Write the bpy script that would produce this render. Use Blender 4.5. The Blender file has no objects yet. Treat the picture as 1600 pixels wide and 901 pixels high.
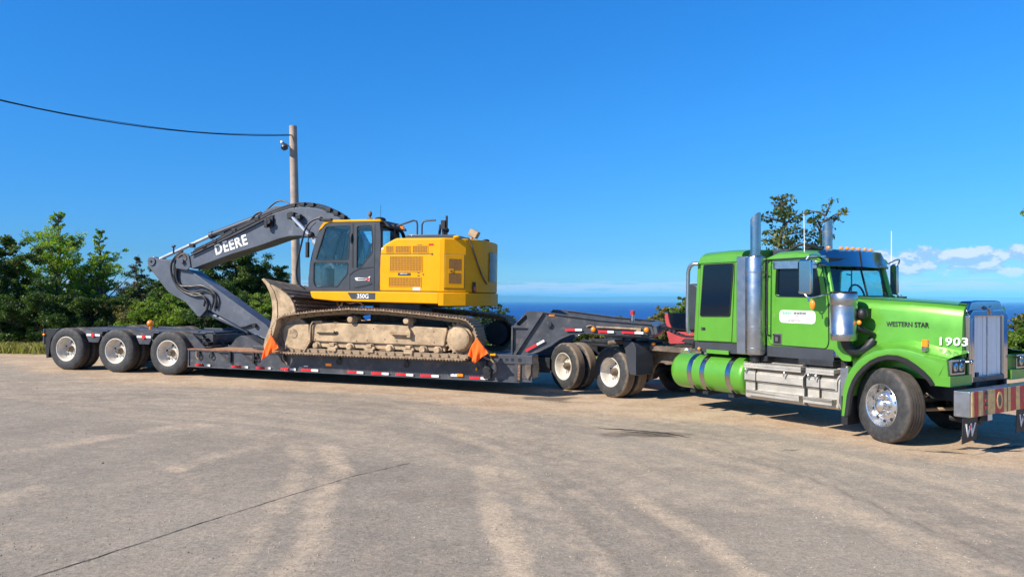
import bpy, bmesh, math, random
import numpy as np
from mathutils import Vector, Matrix
from mathutils.geometry import tessellate_polygon
R_ = math.radians
random.seed(7); np.random.seed(7)
scene = bpy.context.scene
COL = scene.collection

# ------------------------------------------------------------------ camera
cam_d = bpy.data.cameras.new('camera')
cam_d.sensor_width = 36.0
cam_d.lens = 36.0 * 1156 / 1600
cam_d.shift_y = 18.5 / 1600
cam_d.clip_start = 0.05; cam_d.clip_end = 90000
cam = bpy.data.objects.new('camera', cam_d); COL.objects.link(cam)
cam.location = (0, 0, 2.0); cam.rotation_euler = (R_(90), 0, 0)
scene.camera = cam

# ------------------------------------------------------------------ light, sky
SUN = Vector((-0.84, -0.54, math.tan(R_(37)))).normalized()      # towards the sun
sun_d = bpy.data.lights.new('sun', 'SUN'); sun_d.energy = 5.0; sun_d.angle = R_(0.53); sun_d.color = (1.0, 0.92, 0.80)
sun = bpy.data.objects.new('sun', sun_d); COL.objects.link(sun)
sun.rotation_euler = (-SUN).to_track_quat('-Z', 'Y').to_euler()
scene.view_settings.view_transform = 'Standard'; scene.view_settings.look = 'None'
scene.view_settings.exposure = 0.6; scene.view_settings.gamma = 1.0

def nd(nt, t, **kw):
    n = nt.nodes.new(t)
    for k, v in kw.items(): setattr(n, k, v)
    return n
def ln(nt, a, b): nt.links.new(a, b)
def mth(nt, op, a, b=None, c=None, clamp=False):
    n = nt.nodes.new('ShaderNodeMath'); n.operation = op; n.use_clamp = clamp
    for i, v in enumerate((a, b, c)):
        if v is None: continue
        if isinstance(v, (int, float)): n.inputs[i].default_value = v
        else: ln(nt, v, n.inputs[i])
    return n.outputs[0]
def sstep(nt, v, lo, hi):
    n = nt.nodes.new('ShaderNodeMapRange'); n.interpolation_type = 'SMOOTHSTEP'
    n.inputs['From Min'].default_value = lo; n.inputs['From Max'].default_value = hi
    ln(nt, v, n.inputs['Value']); return n.outputs[0]
def mixc(nt, f, a, b, mode='MIX'):
    n = nt.nodes.new('ShaderNodeMix'); n.data_type = 'RGBA'; n.blend_type = mode
    for i, v in ((0, f), (6, a), (7, b)):
        if isinstance(v, (int, float)): n.inputs[i].default_value = v
        elif isinstance(v, (tuple, list)): n.inputs[i].default_value = tuple(v)[:3] + (1,)
        else: ln(nt, v, n.inputs[i])
    return n.outputs[2]
def noise(nt, vec, scale, detail=4, rough=.55, dist=0):
    n = nt.nodes.new('ShaderNodeTexNoise'); n.inputs['Scale'].default_value = scale
    n.inputs['Detail'].default_value = detail; n.inputs['Roughness'].default_value = rough
    n.inputs['Distortion'].default_value = dist
    if vec is not None: ln(nt, vec, n.inputs['Vector'])
    return n.outputs[0]

world = bpy.data.worlds.new('World'); scene.world = world; world.use_nodes = True
wt = world.node_tree; wt.nodes.clear()
sky = nd(wt, 'ShaderNodeTexSky', sky_type='NISHITA'); sky.sun_disc = False
sky.sun_elevation = R_(37); sky.sun_rotation = math.atan2(SUN.x, SUN.y) % (2 * math.pi)
sky.altitude = 50; sky.air_density = 1.0; sky.dust_density = 0.25; sky.ozone_density = 2.2
hs = nd(wt, 'ShaderNodeHueSaturation'); hs.inputs['Saturation'].default_value = 1.22
ln(wt, sky.outputs[0], hs.inputs['Color'])
tc = nd(wt, 'ShaderNodeTexCoord'); sp = nd(wt, 'ShaderNodeSeparateXYZ'); ln(wt, tc.outputs['Generated'], sp.inputs[0])
az = mth(wt, 'ARCTAN2', sp.outputs[0], sp.outputs[1]); el = mth(wt, 'ARCSINE', sp.outputs[2])
cv = nd(wt, 'ShaderNodeCombineXYZ'); ln(wt, mth(wt, 'MULTIPLY', az, 14.0), cv.inputs[0]); ln(wt, mth(wt, 'MULTIPLY', el, 27.0), cv.inputs[1])
cv.inputs[2].default_value = 3.7
n1 = noise(wt, cv.outputs[0], 2.5, 10, .60, .15)
cv2 = nd(wt, 'ShaderNodeCombineXYZ'); ln(wt, mth(wt, 'MULTIPLY', az, 14.0), cv2.inputs[0])
ln(wt, mth(wt, 'ADD', mth(wt, 'MULTIPLY', el, 27.0), 0.22), cv2.inputs[1]); cv2.inputs[2].default_value = 3.7
n1b = noise(wt, cv2.outputs[0], 2.5, 10, .60, .15)
cr = nd(wt, 'ShaderNodeValToRGB'); ce = cr.color_ramp.elements      # deepens the clear blue with height, all round the sky
for i_, (p_, c_) in enumerate([(0.0, (.26, .45, .72)), (.035, (.19, .40, .68)), (.06, (.142, .345, .638)), (.228, (.150, .475, .755)), (.37, (.142, .54, .845)), (1.0, (.06, .29, .52))]):
    e_ = ce[i_] if i_ < 2 else ce.new(p_)
    e_.position = p_; e_.color = c_ + (1,)
ln(wt, sp.outputs[2], cr.inputs[0])
v15 = nd(wt, 'ShaderNodeVectorMath', operation='SCALE'); v15.inputs['Scale'].default_value = 1.5; ln(wt, cr.outputs[0], v15.inputs[0])
skyc = mixc(wt, 1.0, hs.outputs[0], v15.outputs[0], 'MULTIPLY')
# cumulus band (right) and thin low strips (whole horizon)
azm = mth(wt, 'MULTIPLY', sstep(wt, az, R_(22), R_(27)), mth(wt, 'SUBTRACT', 1.0, sstep(wt, az, R_(60), R_(75))))
elm = mth(wt, 'MULTIPLY', sstep(wt, el, R_(1.0), R_(2.2)), mth(wt, 'SUBTRACT', 1.0, sstep(wt, el, R_(3.0), R_(4.3))))
d1 = sstep(wt, mth(wt, 'ADD', n1, mth(wt, 'MULTIPLY', mth(wt, 'MULTIPLY', azm, elm), .34)), .67, .80)
cv3 = nd(wt, 'ShaderNodeCombineXYZ'); ln(wt, mth(wt, 'MULTIPLY', az, 16.0), cv3.inputs[0]); ln(wt, mth(wt, 'MULTIPLY', el, 190.0), cv3.inputs[1])
n2 = noise(wt, cv3.outputs[0], 1.3, 7, .55, .1)
elm2 = mth(wt, 'MULTIPLY', sstep(wt, el, R_(.25), R_(.6)), mth(wt, 'SUBTRACT', 1.0, sstep(wt, el, R_(1.0), R_(1.9))))
d2 = mth(wt, 'MULTIPLY', sstep(wt, mth(wt, 'ADD', n2, mth(wt, 'MULTIPLY', elm2, .30)), .64, .78), mth(wt, 'MULTIPLY', elm2, .95))
d1 = mth(wt, 'MULTIPLY', d1, mth(wt, 'POWER', mth(wt, 'MULTIPLY', elm, azm), .35))
lit = sstep(wt, mth(wt, 'SUBTRACT', n1, n1b), -.05, .09)
ccol = mixc(wt, lit, (2.6, 3.8, 5.7), (5.7, 5.8, 6.2))
c1 = mixc(wt, mth(wt, 'MULTIPLY', d2, .9), skyc, (4.9, 5.5, 6.3))
c2 = mixc(wt, mth(wt, 'MULTIPLY', d1, .9), c1, ccol)
bg = nd(wt, 'ShaderNodeBackground'); bg.inputs[1].default_value = 0.105; ln(wt, c2, bg.inputs[0])
wo = nd(wt, 'ShaderNodeOutputWorld'); ln(wt, bg.outputs[0], wo.inputs[0])

# ------------------------------------------------------------------ materials
MATS = {}
def pm(name, base, rough=.5, metal=0., coat=0., var=.12, scale=5., bump=0., bscale=60., dirt=None, damt=.5, dscale=3., spec=.5, em=None, alpha=None, sheen=0, rvar=.15):
    m = bpy.data.materials.new(name); m.use_nodes = True; nt = m.node_tree; b = nt.nodes['Principled BSDF']
    t = nd(nt, 'ShaderNodeTexCoord').outputs['Object']
    n = noise(nt, t, scale, 6, .6)
    f = sstep(nt, n, .3, .7)
    lo = tuple(max(0, c * (1 - var)) for c in base); hi = tuple(min(1, c * (1 + var)) for c in base)
    c = mixc(nt, f, lo, hi)
    r = mth(nt, 'ADD', mth(nt, 'MULTIPLY', mth(nt, 'SUBTRACT', noise(nt, t, scale * 2.3, 5), .5), rvar * 2), rough, clamp=True)
    if dirt:
        dn = mth(nt, 'MULTIPLY', sstep(nt, noise(nt, t, dscale, 8, .7), .62 - .35 * damt, .82 - .25 * damt), min(1, .35 + damt * .6))
        c = mixc(nt, dn, c, dirt); r = mth(nt, 'ADD', r, mth(nt, 'MULTIPLY', dn, .35), clamp=True)
        if metal: ln(nt, mth(nt, 'MULTIPLY', mth(nt, 'SUBTRACT', 1, dn), metal), b.inputs['Metallic'])
    elif metal: b.inputs['Metallic'].default_value = metal
    ln(nt, c, b.inputs['Base Color']); ln(nt, r, b.inputs['Roughness'])
    b.inputs['Coat Weight'].default_value = coat; b.inputs['Coat Roughness'].default_value = .06
    b.inputs['Specular IOR Level'].default_value = spec
    if bump:
        bn = nd(nt, 'ShaderNodeBump'); bn.inputs['Strength'].default_value = bump; bn.inputs['Distance'].default_value = .01
        ln(nt, noise(nt, t, bscale, 6, .65), bn.inputs['Height']); ln(nt, bn.outputs[0], b.inputs['Normal'])
    if em:
        b.inputs['Emission Color'].default_value = tuple(em[:3]) + (1,); b.inputs['Emission Strength'].default_value = em[3]
    MATS[name] = m
    return m
DUST = (.42, .32, .22)
green = pm('green_paint', (.115, .368, .034), .38, .32, .45, .05, 3, dirt=(.25, .33, .12), damt=.12, dscale=5)
yellow = pm('yellow_paint', (.78, .350, .001), .50, 0, 0, .05, 3, spec=.2, dirt=(.5, .33, .08), damt=.2, dscale=4)
charcoal = pm('trailer_charcoal_paint', (.050, .055, .067), .45, 0, .1, .3, 3, .2, 30, dirt=(.19, .155, .12), damt=.36, dscale=4)
boomgrey = pm('boom_grey_paint', (.088, .100, .125), .42, 0, .2, .14, 2.5, .1, 30, dirt=(.26, .24, .22), damt=.2, dscale=2.5)
darkgrey = pm('dark_grey_panel', (.042, .047, .057), .42, 0, .2, .12, 3)
black = pm('black_plastic', (.012, .012, .014), .5, 0, 0, .3, 6)
blackm = pm('black_steel', (.02, .021, .024), .5, 0, 0, .4, 5, .2, 40, dirt=(.14, .11, .08), damt=.25)
stackm = pm('exhaust_chrome', (.42, .42, .42), .2, 1, 0, .1, 3, dirt=(.10, .09, .08), damt=.2, dscale=2)
rodm = pm('polished_rod', (.80, .80, .80), .22, .7, 0, .04, 3)
mud = pm('dried_mud', (.46, .335, .205), .85, 0, 0, .25, 4, .9, 35, dirt=(.22, .155, .10), damt=.5, dscale=4.5)
mudsteel = pm('muddy_steel', (.34, .245, .155), .75, 0, 0, .35, 7, .8, 40, dirt=(.09, .07, .055), damt=.45, dscale=6)
darkmud = pm('dusty_dark_steel', (.12, .09, .065), .7, 0, 0, .4, 5, .5, 30, dirt=(.3, .22, .15), damt=.4)
chrome = pm('chrome', (.50, .51, .53), .10, 1, 0, .04, 2, rvar=.04)
chromed = pm('dulled_chrome', (.62, .62, .63), .25, 1, 0, .1, 4, dirt=(.3, .26, .2), damt=.2)
alloy = pm('polished_alloy', (.66, .66, .66), .24, .9, 0, .08, 6, dirt=(.3, .26, .2), damt=.15)
steel = pm('brushed_stainless', (.50, .50, .51), .32, 1, 0, .10, 4, dirt=(.30, .27, .23), damt=.08)
alu = pm('dull_aluminium', (.54, .505, .44), .42, .55, 0, .12, 5, .15, 40, dirt=(.45, .38, .28), damt=.4)
rimm = pm('wheel_rim_white', (.70, .65, .56), .45, .25, 0, .12, 8, dirt=(.30, .23, .16), damt=.4, dscale=9)
lens_a = pm('amber_lens', (.85, .23, .01), .2, 0, .6, .05, 6, em=(.9, .25, .01, .12))
lens_r = pm('red_lens', (.6, .015, .01), .2, 0, .6, .05)
tape_r = pm('red_reflective_tape', (.72, .02, .03), .4, var=.05, dirt=(.4, .2, .15), damt=.1)
tape_w = pm('white_reflective_tape', (.80, .80, .78), .4, var=.05, dirt=(.5, .45, .4), damt=.1)
white = pm('white_print', (.82, .82, .80), .5, var=.04)
flagm = pm('orange_flag_cloth', (.95, .13, .004), .8, var=.06, scale=14, bump=.2, bscale=80)
rust = pm('rusty_edge', (.30, .13, .06), .8, 0, 0, .35, 9, .5, 40)
redpaint = pm('faded_red_paint', (.42, .06, .065), .45, 0, .3, .12, 4)
plank = pm('worn_plank', (.33, .20, .12), .8, 0, 0, .3, 6, .5, 30)
seatm = pm('seat_fabric', (.20, .23, .24), .8, var=.1)
creamy = pm('cab_interior_grey', (.34, .37, .38), .7, var=.1)
woodp = pm('weathered_pole_wood', (.40, .31, .24), .85, 0, 0, .2, 3, .6, 20)
bark = pm('bark', (.13, .10, .075), .9, 0, 0, .35, 6, .8, 25)
barkd = pm('dark_bark', (.07, .055, .042), .9, 0, 0, .35, 6, .8, 25)
blackglass = pm('tinted_window_glass', (.003, .007, .016), .06, 0, 0, .0, 2, rvar=0, spec=.5)
signred = pm('sign_red', (.60, .045, .035), .5, var=.25, scale=12, dirt=(.12, .05, .05), damt=.25)
signyel = pm('sign_tan', (.85, .56, .20), .5, var=.2, scale=14, dirt=(.4, .3, .2), damt=.4)
grillem = pm('bright_grille_bars', (.86, .86, .86), .35, .2, 0, .02, 6)
meshm = pm('brown_screen_mesh', (.26, .12, .025), .7, var=.2, scale=30)

def glassmat(name, tint, refl=.12):
    m = bpy.data.materials.new(name); m.use_nodes = True; nt = m.node_tree; nt.nodes.clear()
    tr = nd(nt, 'ShaderNodeBsdfTransparent'); tr.inputs[0].default_value = tuple(tint) + (1,)
    gl = nd(nt, 'ShaderNodeBsdfGlossy'); gl.inputs['Roughness'].default_value = .02
    fr = nd(nt, 'ShaderNodeFresnel'); fr.inputs[0].default_value = 1.5
    f = mth(nt, 'ADD', mth(nt, 'MULTIPLY', fr.outputs[0], .9), refl * .2, clamp=True)
    mx = nd(nt, 'ShaderNodeMixShader'); ln(nt, f, mx.inputs[0]); ln(nt, tr.outputs[0], mx.inputs[1]); ln(nt, gl.outputs[0], mx.inputs[2])
    o = nd(nt, 'ShaderNodeOutputMaterial'); ln(nt, mx.outputs[0], o.inputs[0]); return m
glass = glassmat('clear_cab_glass', (.86, .97, .98))
glass2 = glassmat('windscreen_glass', (.62, .90, .92))

def tyremat(name, dust):
    m = bpy.data.materials.new(name); m.use_nodes = True; nt = m.node_tree; b = nt.nodes['Principled BSDF']
    t = nd(nt, 'ShaderNodeTexCoord').outputs['Object']; s = nd(nt, 'ShaderNodeSeparateXYZ'); ln(nt, t, s.inputs[0])
    r = mth(nt, 'SQRT', mth(nt, 'ADD', mth(nt, 'MULTIPLY', s.outputs[0], s.outputs[0]), mth(nt, 'MULTIPLY', s.outputs[2], s.outputs[2])))
    n = noise(nt, t, 9, 7, .65)
    c = mixc(nt, sstep(nt, n, .35, .7), (.030, .031, .033), (.058, .058, .058))
    f = mth(nt, 'MULTIPLY', sstep(nt, mth(nt, 'ADD', r, mth(nt, 'MULTIPLY', mth(nt, 'SUBTRACT', n, .5), .12)), .475, .52), dust)
    c = mixc(nt, f, c, (.30, .22, .145)); ln(nt, c, b.inputs['Base Color'])
    b.inputs['Roughness'].default_value = .68; b.inputs['Specular IOR Level'].default_value = .35
    bn = nd(nt, 'ShaderNodeBump'); bn.inputs['Strength'].default_value = .25; bn.inputs['Distance'].default_value = .004
    wv = mth(nt, 'SINE', mth(nt, 'MULTIPLY', r, 240.0))
    ln(nt, mth(nt, 'ADD', mth(nt, 'MULTIPLY', wv, .25), noise(nt, t, 60, 4)), bn.inputs['Height']); ln(nt, bn.outputs[0], b.inputs['Normal'])
    return m
tyre = tyremat('tyre_rubber', .18); tyred = tyremat('dusty_tyre_rubber', .62)

# ------------------------------------------------------------------ mesh helpers
OFF = [Vector((0, 0, 0))]
def addprops(o, label=None, cat=None, group=None, kind=None):
    if label: o['label'] = label
    if cat: o['category'] = cat
    if group: o['group'] = group
    if kind: o['kind'] = kind
    return o
def frame(ox, oy, oz, yaw, slope=0):
    c, n = math.cos(yaw), math.sin(yaw); k = 1 / math.sqrt(1 + slope * slope)
    X = Vector((c * k, -n * k, slope * k)); Y = Vector((n, c, 0)); Z = X.cross(Y)
    return Matrix(((X.x, Y.x, Z.x, ox), (X.y, Y.y, Z.y, oy), (X.z, Y.z, Z.z, oz), (0, 0, 0, 1)))
def empty(name, mtx, off, label, cat, group=None):
    o = bpy.data.objects.new(name, None); COL.objects.link(o); o.empty_display_size = .3
    o.matrix_world = mtx @ Matrix.Translation(off)
    return addprops(o, label, cat, group)
def fillet(poly, r, n=3):
    out = []; L = len(poly)
    for i in range(L):
        p = Vector(poly[i]); a = Vector(poly[i - 1]) - p; b = Vector(poly[(i + 1) % L]) - p
        d = min(r, a.length * .45, b.length * .45)
        if d < 1e-5: out.append(tuple(p)); continue
        a = p + a.normalized() * d; b = p + b.normalized() * d
        for k in range(n + 1):
            t = k / n; q = a * (1 - t) ** 2 + p * 2 * t * (1 - t) + b * t * t; out.append((q.x, q.y))
    return out
def area(poly): return sum(poly[i - 1][0] * poly[i][1] - poly[i][0] * poly[i - 1][1] for i in range(len(poly))) / 2
def grow(poly, d):
    s = 1 if area(poly) > 0 else -1; out = []; L = len(poly)
    for i in range(L):
        p = Vector(poly[i]); e1 = (p - Vector(poly[i - 1])); e2 = (Vector(poly[(i + 1) % L]) - p)
        if e1.length < 1e-6 or e2.length < 1e-6: out.append(tuple(p)); continue
        e1.normalize(); e2.normalize()
        nn = Vector((e1.y + e2.y, -(e1.x + e2.x))) * s
        if nn.length < .2: out.append(tuple(p)); continue
        nn.normalize(); k = max(.4, nn.dot(Vector((e1.y, -e1.x)) * s)); q = p + nn * d / k; out.append((q.x, q.y))
    return out
def rect(x0, z0, x1, z1): return [(x0, z0), (x1, z0), (x1, z1), (x0, z1)]
AX = {'y': lambda u, v, w: (u, w, v), 'x': lambda u, v, w: (w, u, v), 'z': lambda u, v, w: (u, v, w)}
class G:
    def __init__(s): s.v = []; s.f = []; s.m = []
    def add(s, vs, fs, mi=0):
        b = len(s.v); s.v += [tuple(p) for p in vs]; s.f += [tuple(b + i for i in f) for f in fs]; s.m += [mi] * len(fs); return s
    def box(s, x0, x1, y0, y1, z0, z1, mi=0):
        return s.add([(x, y, z) for z in (z0, z1) for y in (y0, y1) for x in (x0, x1)],
                     [(0, 2, 3, 1), (4, 5, 7, 6), (0, 1, 5, 4), (2, 6, 7, 3), (0, 4, 6, 2), (1, 3, 7, 5)], mi)
    def prism(s, poly, w0, w1, ax='y', mi=0):
        n = len(poly); mp = AX[ax]
        return s.add([mp(u, v, w0) for u, v in poly] + [mp(u, v, w1) for u, v in poly],
                     [tuple(range(n)), tuple(range(2 * n - 1, n - 1, -1))] + [(i, (i + 1) % n, n + (i + 1) % n, n + i) for i in range(n)], mi)
    def plate(s, outer, holes, w0, w1, ax='y', mi=0):
        loops = [outer] + holes; mp = AX[ax]; pts = [p for l in loops for p in l]; n = len(pts)
        tri = tessellate_polygon([[Vector((p[0], p[1], 0)) for p in l] for l in loops])
        fs = [tuple(t) for t in tri] + [tuple(n + i for i in reversed(t)) for t in tri]; k = 0
        for l in loops:
            L = len(l); fs += [(k + i, k + (i + 1) % L, n + k + (i + 1) % L, n + k + i) for i in range(L)]; k += L
        return s.add([mp(u, v, w0) for u, v in pts] + [mp(u, v, w1) for u, v in pts], fs, mi)
    def cyl(s, p0, p1, r0, r1=None, n=16, mi=0, cap=True):
        r1 = r0 if r1 is None else r1; p0 = Vector(p0); p1 = Vector(p1); d = (p1 - p0).normalized()
        a = d.orthogonal().normalized(); b = d.cross(a)
        vs = [p + (a * math.cos(2 * math.pi * i / n) + b * math.sin(2 * math.pi * i / n)) * r for p, r in ((p0, r0), (p1, r1)) for i in range(n)]
        fs = [(i, (i + 1) % n, n + (i + 1) % n, n + i) for i in range(n)]
        if cap: fs += [tuple(range(n - 1, -1, -1)), tuple(range(n, 2 * n))]
        return s.add(vs, fs, mi)
    def tube(s, pts, r, n=8, mi=0, smooth=True, r1=None):
        P = [Vector(p) for p in pts]
        if smooth and len(P) > 2:
            Q = []
            for i in range(len(P) - 1):
                a = P[max(i - 1, 0)]; b = P[i]; c = P[i + 1]; d = P[min(i + 2, len(P) - 1)]
                for k in range(5):
                    t = k / 5; Q.append(.5 * ((2 * b) + (c - a) * t + (2 * a - 5 * b + 4 * c - d) * t * t + (3 * b - a - 3 * c + d) * t ** 3))
            Q.append(P[-1]); P = Q
        vs = []; up = None; L = len(P)
        for i, p in enumerate(P):
            d = (P[min(i + 1, L - 1)] - P[max(i - 1, 0)]).normalized()
            if up is None: up = d.orthogonal().normalized()
            up = (up - d * up.dot(d)); up = up.normalized() if up.length > 1e-5 else d.orthogonal().normalized()
            b = d.cross(up); rr = r if r1 is None else r + (r1 - r) * i / (L - 1)
            vs += [p + (up * math.cos(2 * math.pi * k / n) + b * math.sin(2 * math.pi * k / n)) * rr for k in range(n)]
        fs = [(i * n + k, i * n + (k + 1) % n, (i + 1) * n + (k + 1) % n, (i + 1) * n + k) for i in range(L - 1) for k in range(n)]
        fs += [tuple(range(n - 1, -1, -1)), tuple((L - 1) * n + k for k in range(n))]
        return s.add(vs, fs, mi)
    def lathe(s, prof, n=40, c=(0, 0, 0), mi=0, ax='y', closed=False):
        # prof: (r, w) pairs; w runs along the axis
        L = len(prof); vs = []
        for r, w in prof:
            for k in range(n):
                a = 2 * math.pi * k / n
                if ax == 'y': vs.append((c[0] + r * math.cos(a), c[1] + w, c[2] + r * math.sin(a)))
                elif ax == 'z': vs.append((c[0] + r * math.cos(a), c[1] + r * math.sin(a), c[2] + w))
                else: vs.append((c[0] + w, c[1] + r * math.cos(a), c[2] + r * math.sin(a)))
        fs = [(i * n + k, i * n + (k + 1) % n, (i + 1) * n + (k + 1) % n, (i + 1) * n + k) for i in range(L - 1) for k in range(n)]
        if closed: fs += [((L - 1) * n + k, (L - 1) * n + (k + 1) % n, (k + 1) % n, k) for k in range(n)]
        return s.add(vs, fs, mi)
    def ball(s, c, r, n=12, sq=(1, 1, 1), mi=0):
        vs = []; h = n // 2
        for i in range(h + 1):
            t = math.pi * i / h
            for k in range(n):
                a = 2 * math.pi * k / n; vs.append((c[0] + r * sq[0] * math.sin(t) * math.cos(a), c[1] + r * sq[1] * math.sin(t) * math.sin(a), c[2] + r * sq[2] * math.cos(t)))
        return s.add(vs, [(i * n + k, i * n + (k + 1) % n, (i + 1) * n + (k + 1) % n, (i + 1) * n + k) for i in range(h) for k in range(n)], mi)
    def grid(s, rows, mi=0, closed=False):
        n = len(rows[0]); vs = [p for r in rows for p in r]
        fs = [(i * n + k, i * n + k + 1, (i + 1) * n + k + 1, (i + 1) * n + k) for i in range(len(rows) - 1) for k in range(n - 1)]
        return s.add(vs, fs, mi)
    def xf(s, M, i0=0):
        s.v[i0:] = [tuple(M @ Vector(p)) for p in s.v[i0:]]; return s
    def make(s, name, mats, parent=None, bevel=0, seg=2, off=None, loc=None, fix=True, ang=35, solid=0):
        if not isinstance(mats, (list, tuple)): mats = [mats]
        me = bpy.data.meshes.new(name); o_ = OFF[0] if off is None else Vector(off)
        me.from_pydata([(p[0] - o_.x, p[1] - o_.y, p[2] - o_.z) for p in s.v], [], s.f)
        for m in mats: me.materials.append(m)
        if len(mats) > 1: me.polygons.foreach_set('material_index', s.m)
        if fix:
            bm = bmesh.new(); bm.from_mesh(me); bmesh.ops.remove_doubles(bm, verts=bm.verts, dist=1e-5)
            bmesh.ops.recalc_face_normals(bm, faces=bm.faces); bm.to_mesh(me); bm.free()
        me.polygons.foreach_set('use_smooth', [True] * len(me.polygons)); me.set_sharp_from_angle(angle=R_(ang))
        o = bpy.data.objects.new(name, me); COL.objects.link(o)
        if parent: o.parent = parent
        if loc: o.location = loc
        if solid:
            md = o.modifiers.new('solid', 'SOLIDIFY'); md.thickness = solid; md.offset = 0
        if bevel:
            md = o.modifiers.new('bevel', 'BEVEL'); md.width = bevel; md.segments = seg; md.limit_method = 'ANGLE'; md.angle_limit = R_(40); md.harden_normals = True
        return o
def dup(o, parent=None, loc=None, rot=None):
    c = o.copy(); COL.objects.link(c)
    if parent is not None: c.parent = parent
    if loc is not None: c.location = loc
    if rot is not None: c.rotation_euler = rot
    for ch in list(o.children): dup(ch, c)
    return c
def text(s, size, mat, parent, origin, xdir, updir, name='lettering', bold=0.0, ext=.004, align='LEFT', shear=0, sx=1.0, off=None, fit=None, space=1.0):
    cu = bpy.data.curves.new(name, 'FONT'); cu.body = s; cu.size = size; cu.offset = bold * size; cu.extrude = ext; cu.align_x = align; cu.shear = shear; cu.resolution_u = 3; cu.space_character = space
    t = bpy.data.objects.new(name, cu); COL.objects.link(t)
    dg = bpy.context.evaluated_depsgraph_get(); me = bpy.data.meshes.new_from_object(t.evaluated_get(dg)); bpy.data.objects.remove(t)
    if fit:
        xs_ = [v.co.x for v in me.vertices]; sx = fit / (max(xs_) - min(xs_))
    X = Vector(xdir).normalized(); U = Vector(updir).normalized(); N = X.cross(U); U = N.cross(X)
    o_ = Vector(origin) - (OFF[0] if off is None else Vector(off))
    M = Matrix(((X.x * sx, U.x, N.x, o_.x), (X.y * sx, U.y, N.y, o_.y), (X.z * sx, U.z, N.z, o_.z), (0, 0, 0, 1)))
    me.transform(M); me.materials.clear(); me.materials.append(mat); me.name = name
    o = bpy.data.objects.new(name, me); COL.objects.link(o); o.parent = parent; return o

# ------------------------------------------------------------------ terrain
def gz(x, y):
    x = np.asarray(x, float); y = np.asarray(y, float)
    z = np.interp(x, [-60, -30, -11, -8, -2, 1, 6], [.5, .42, .284, .235, .12, .0, .0])
    edge = np.interp(x, [-60, -9, -2, 40], [42, 36, 27, 24])
    d = np.clip(y - edge, 0, None)
    z = z - .30 * d * d / (d + 6)
    d2 = np.clip(x - 34, 0, None); z = z - .2 * d2 * d2 / (d2 + 8)
    return np.clip(z, -70, None)
xs = np.unique(np.concatenate([np.linspace(-420, -30, 30), np.linspace(-30, -14, 30), np.arange(-14, 13.01, .09), np.linspace(13, 34, 40), np.linspace(34, 500, 40)]))
ys = np.unique(np.concatenate([np.linspace(-300, -6, 20), np.linspace(-6, 3.6, 14), np.arange(3.6, 21.01, .09), np.linspace(21, 50, 60), np.linspace(50, 420, 40)]))
XX, YY = np.meshgrid(xs, ys); ZZ = gz(XX, YY)
rng = np.random.RandomState(3)
def vnoise(X, Y, s, seed):
    r = np.random.RandomState(seed); T = r.rand(257, 257)
    u = X / s + 1000.3; v = Y / s + 1000.7; i = np.floor(u).astype(int); j = np.floor(v).astype(int); fu = u - i; fv = v - j
    fu = fu * fu * (3 - 2 * fu); fv = fv * fv * (3 - 2 * fv); i %= 256; j %= 256
    return (T[i, j] * (1 - fu) + T[i + 1, j] * fu) * (1 - fv) + (T[i, j + 1] * (1 - fu) + T[i + 1, j + 1] * fu) * fv
ZZ = ZZ + (vnoise(XX, YY, 1.7, 5) - .5) * .003 + (vnoise(XX, YY, .45, 6) - .5) * .0015
WX = XX + (vnoise(XX, YY, 1.3, 1) - .5) * .10 + (vnoise(XX, YY, .3, 11) - .5) * .05; WY = YY + (vnoise(XX, YY, 1.1, 2) - .5) * .16 + (vnoise(XX, YY, .3, 12) - .5) * .06
def pdist(pts):
    d = np.full(XX.shape, 1e9)
    for (a, b), (c, e) in zip(pts[:-1], pts[1:]):
        L = (c - a) ** 2 + (e - b) ** 2; t = np.clip(((WX - a) * (c - a) + (WY - b) * (e - b)) / L, 0, 1)
        d = np.minimum(d, np.hypot(WX - a - t * (c - a), WY - b - t * (e - b)))
    return d
def band(pts, w, soft):
    d = pdist(pts); return (1 - np.clip((d - w) / (soft * .62), 0, 1)) * (.86 + .14 * np.sin(d * 95))
ox_ = [-40, -15.1, -11.2, -7.9, -4.25, -2.1, 0, 2.1, 3.8, 4.9, 6.1, 8.5, 14, 40]; oy_ = [24, 21.8, 17.5, 16.2, 15.2, 14.5, 13.0, 12.1, 10.96, 9.8, 8.86, 7.0, 5.5, 4]
earth = np.clip((WY + (vnoise(XX, YY, 2.2, 21) - .5) * 1.4 - np.interp(WX, ox_, oy_)) / 1.3 + .5, 0, 1)
dirt = np.zeros_like(XX)
ex_ = [-40, -9.25, -6.33, -4.57, -2.88, -1.2, 0, 1.05, 1.81, 2.62, 3.28, 8]; ey_ = [20, 13.36, 11.62, 10.56, 9.51, 8.69, 8.17, 7.56, 6.99, 6.74, 6.32, 4.4]
slab = np.clip((np.interp(XX, ex_, ey_) - YY) / .10 + .5, 0, 1)          # smooth grey slab in the left foreground
dirt = np.maximum(dirt, (1 - slab) * .30)
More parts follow.
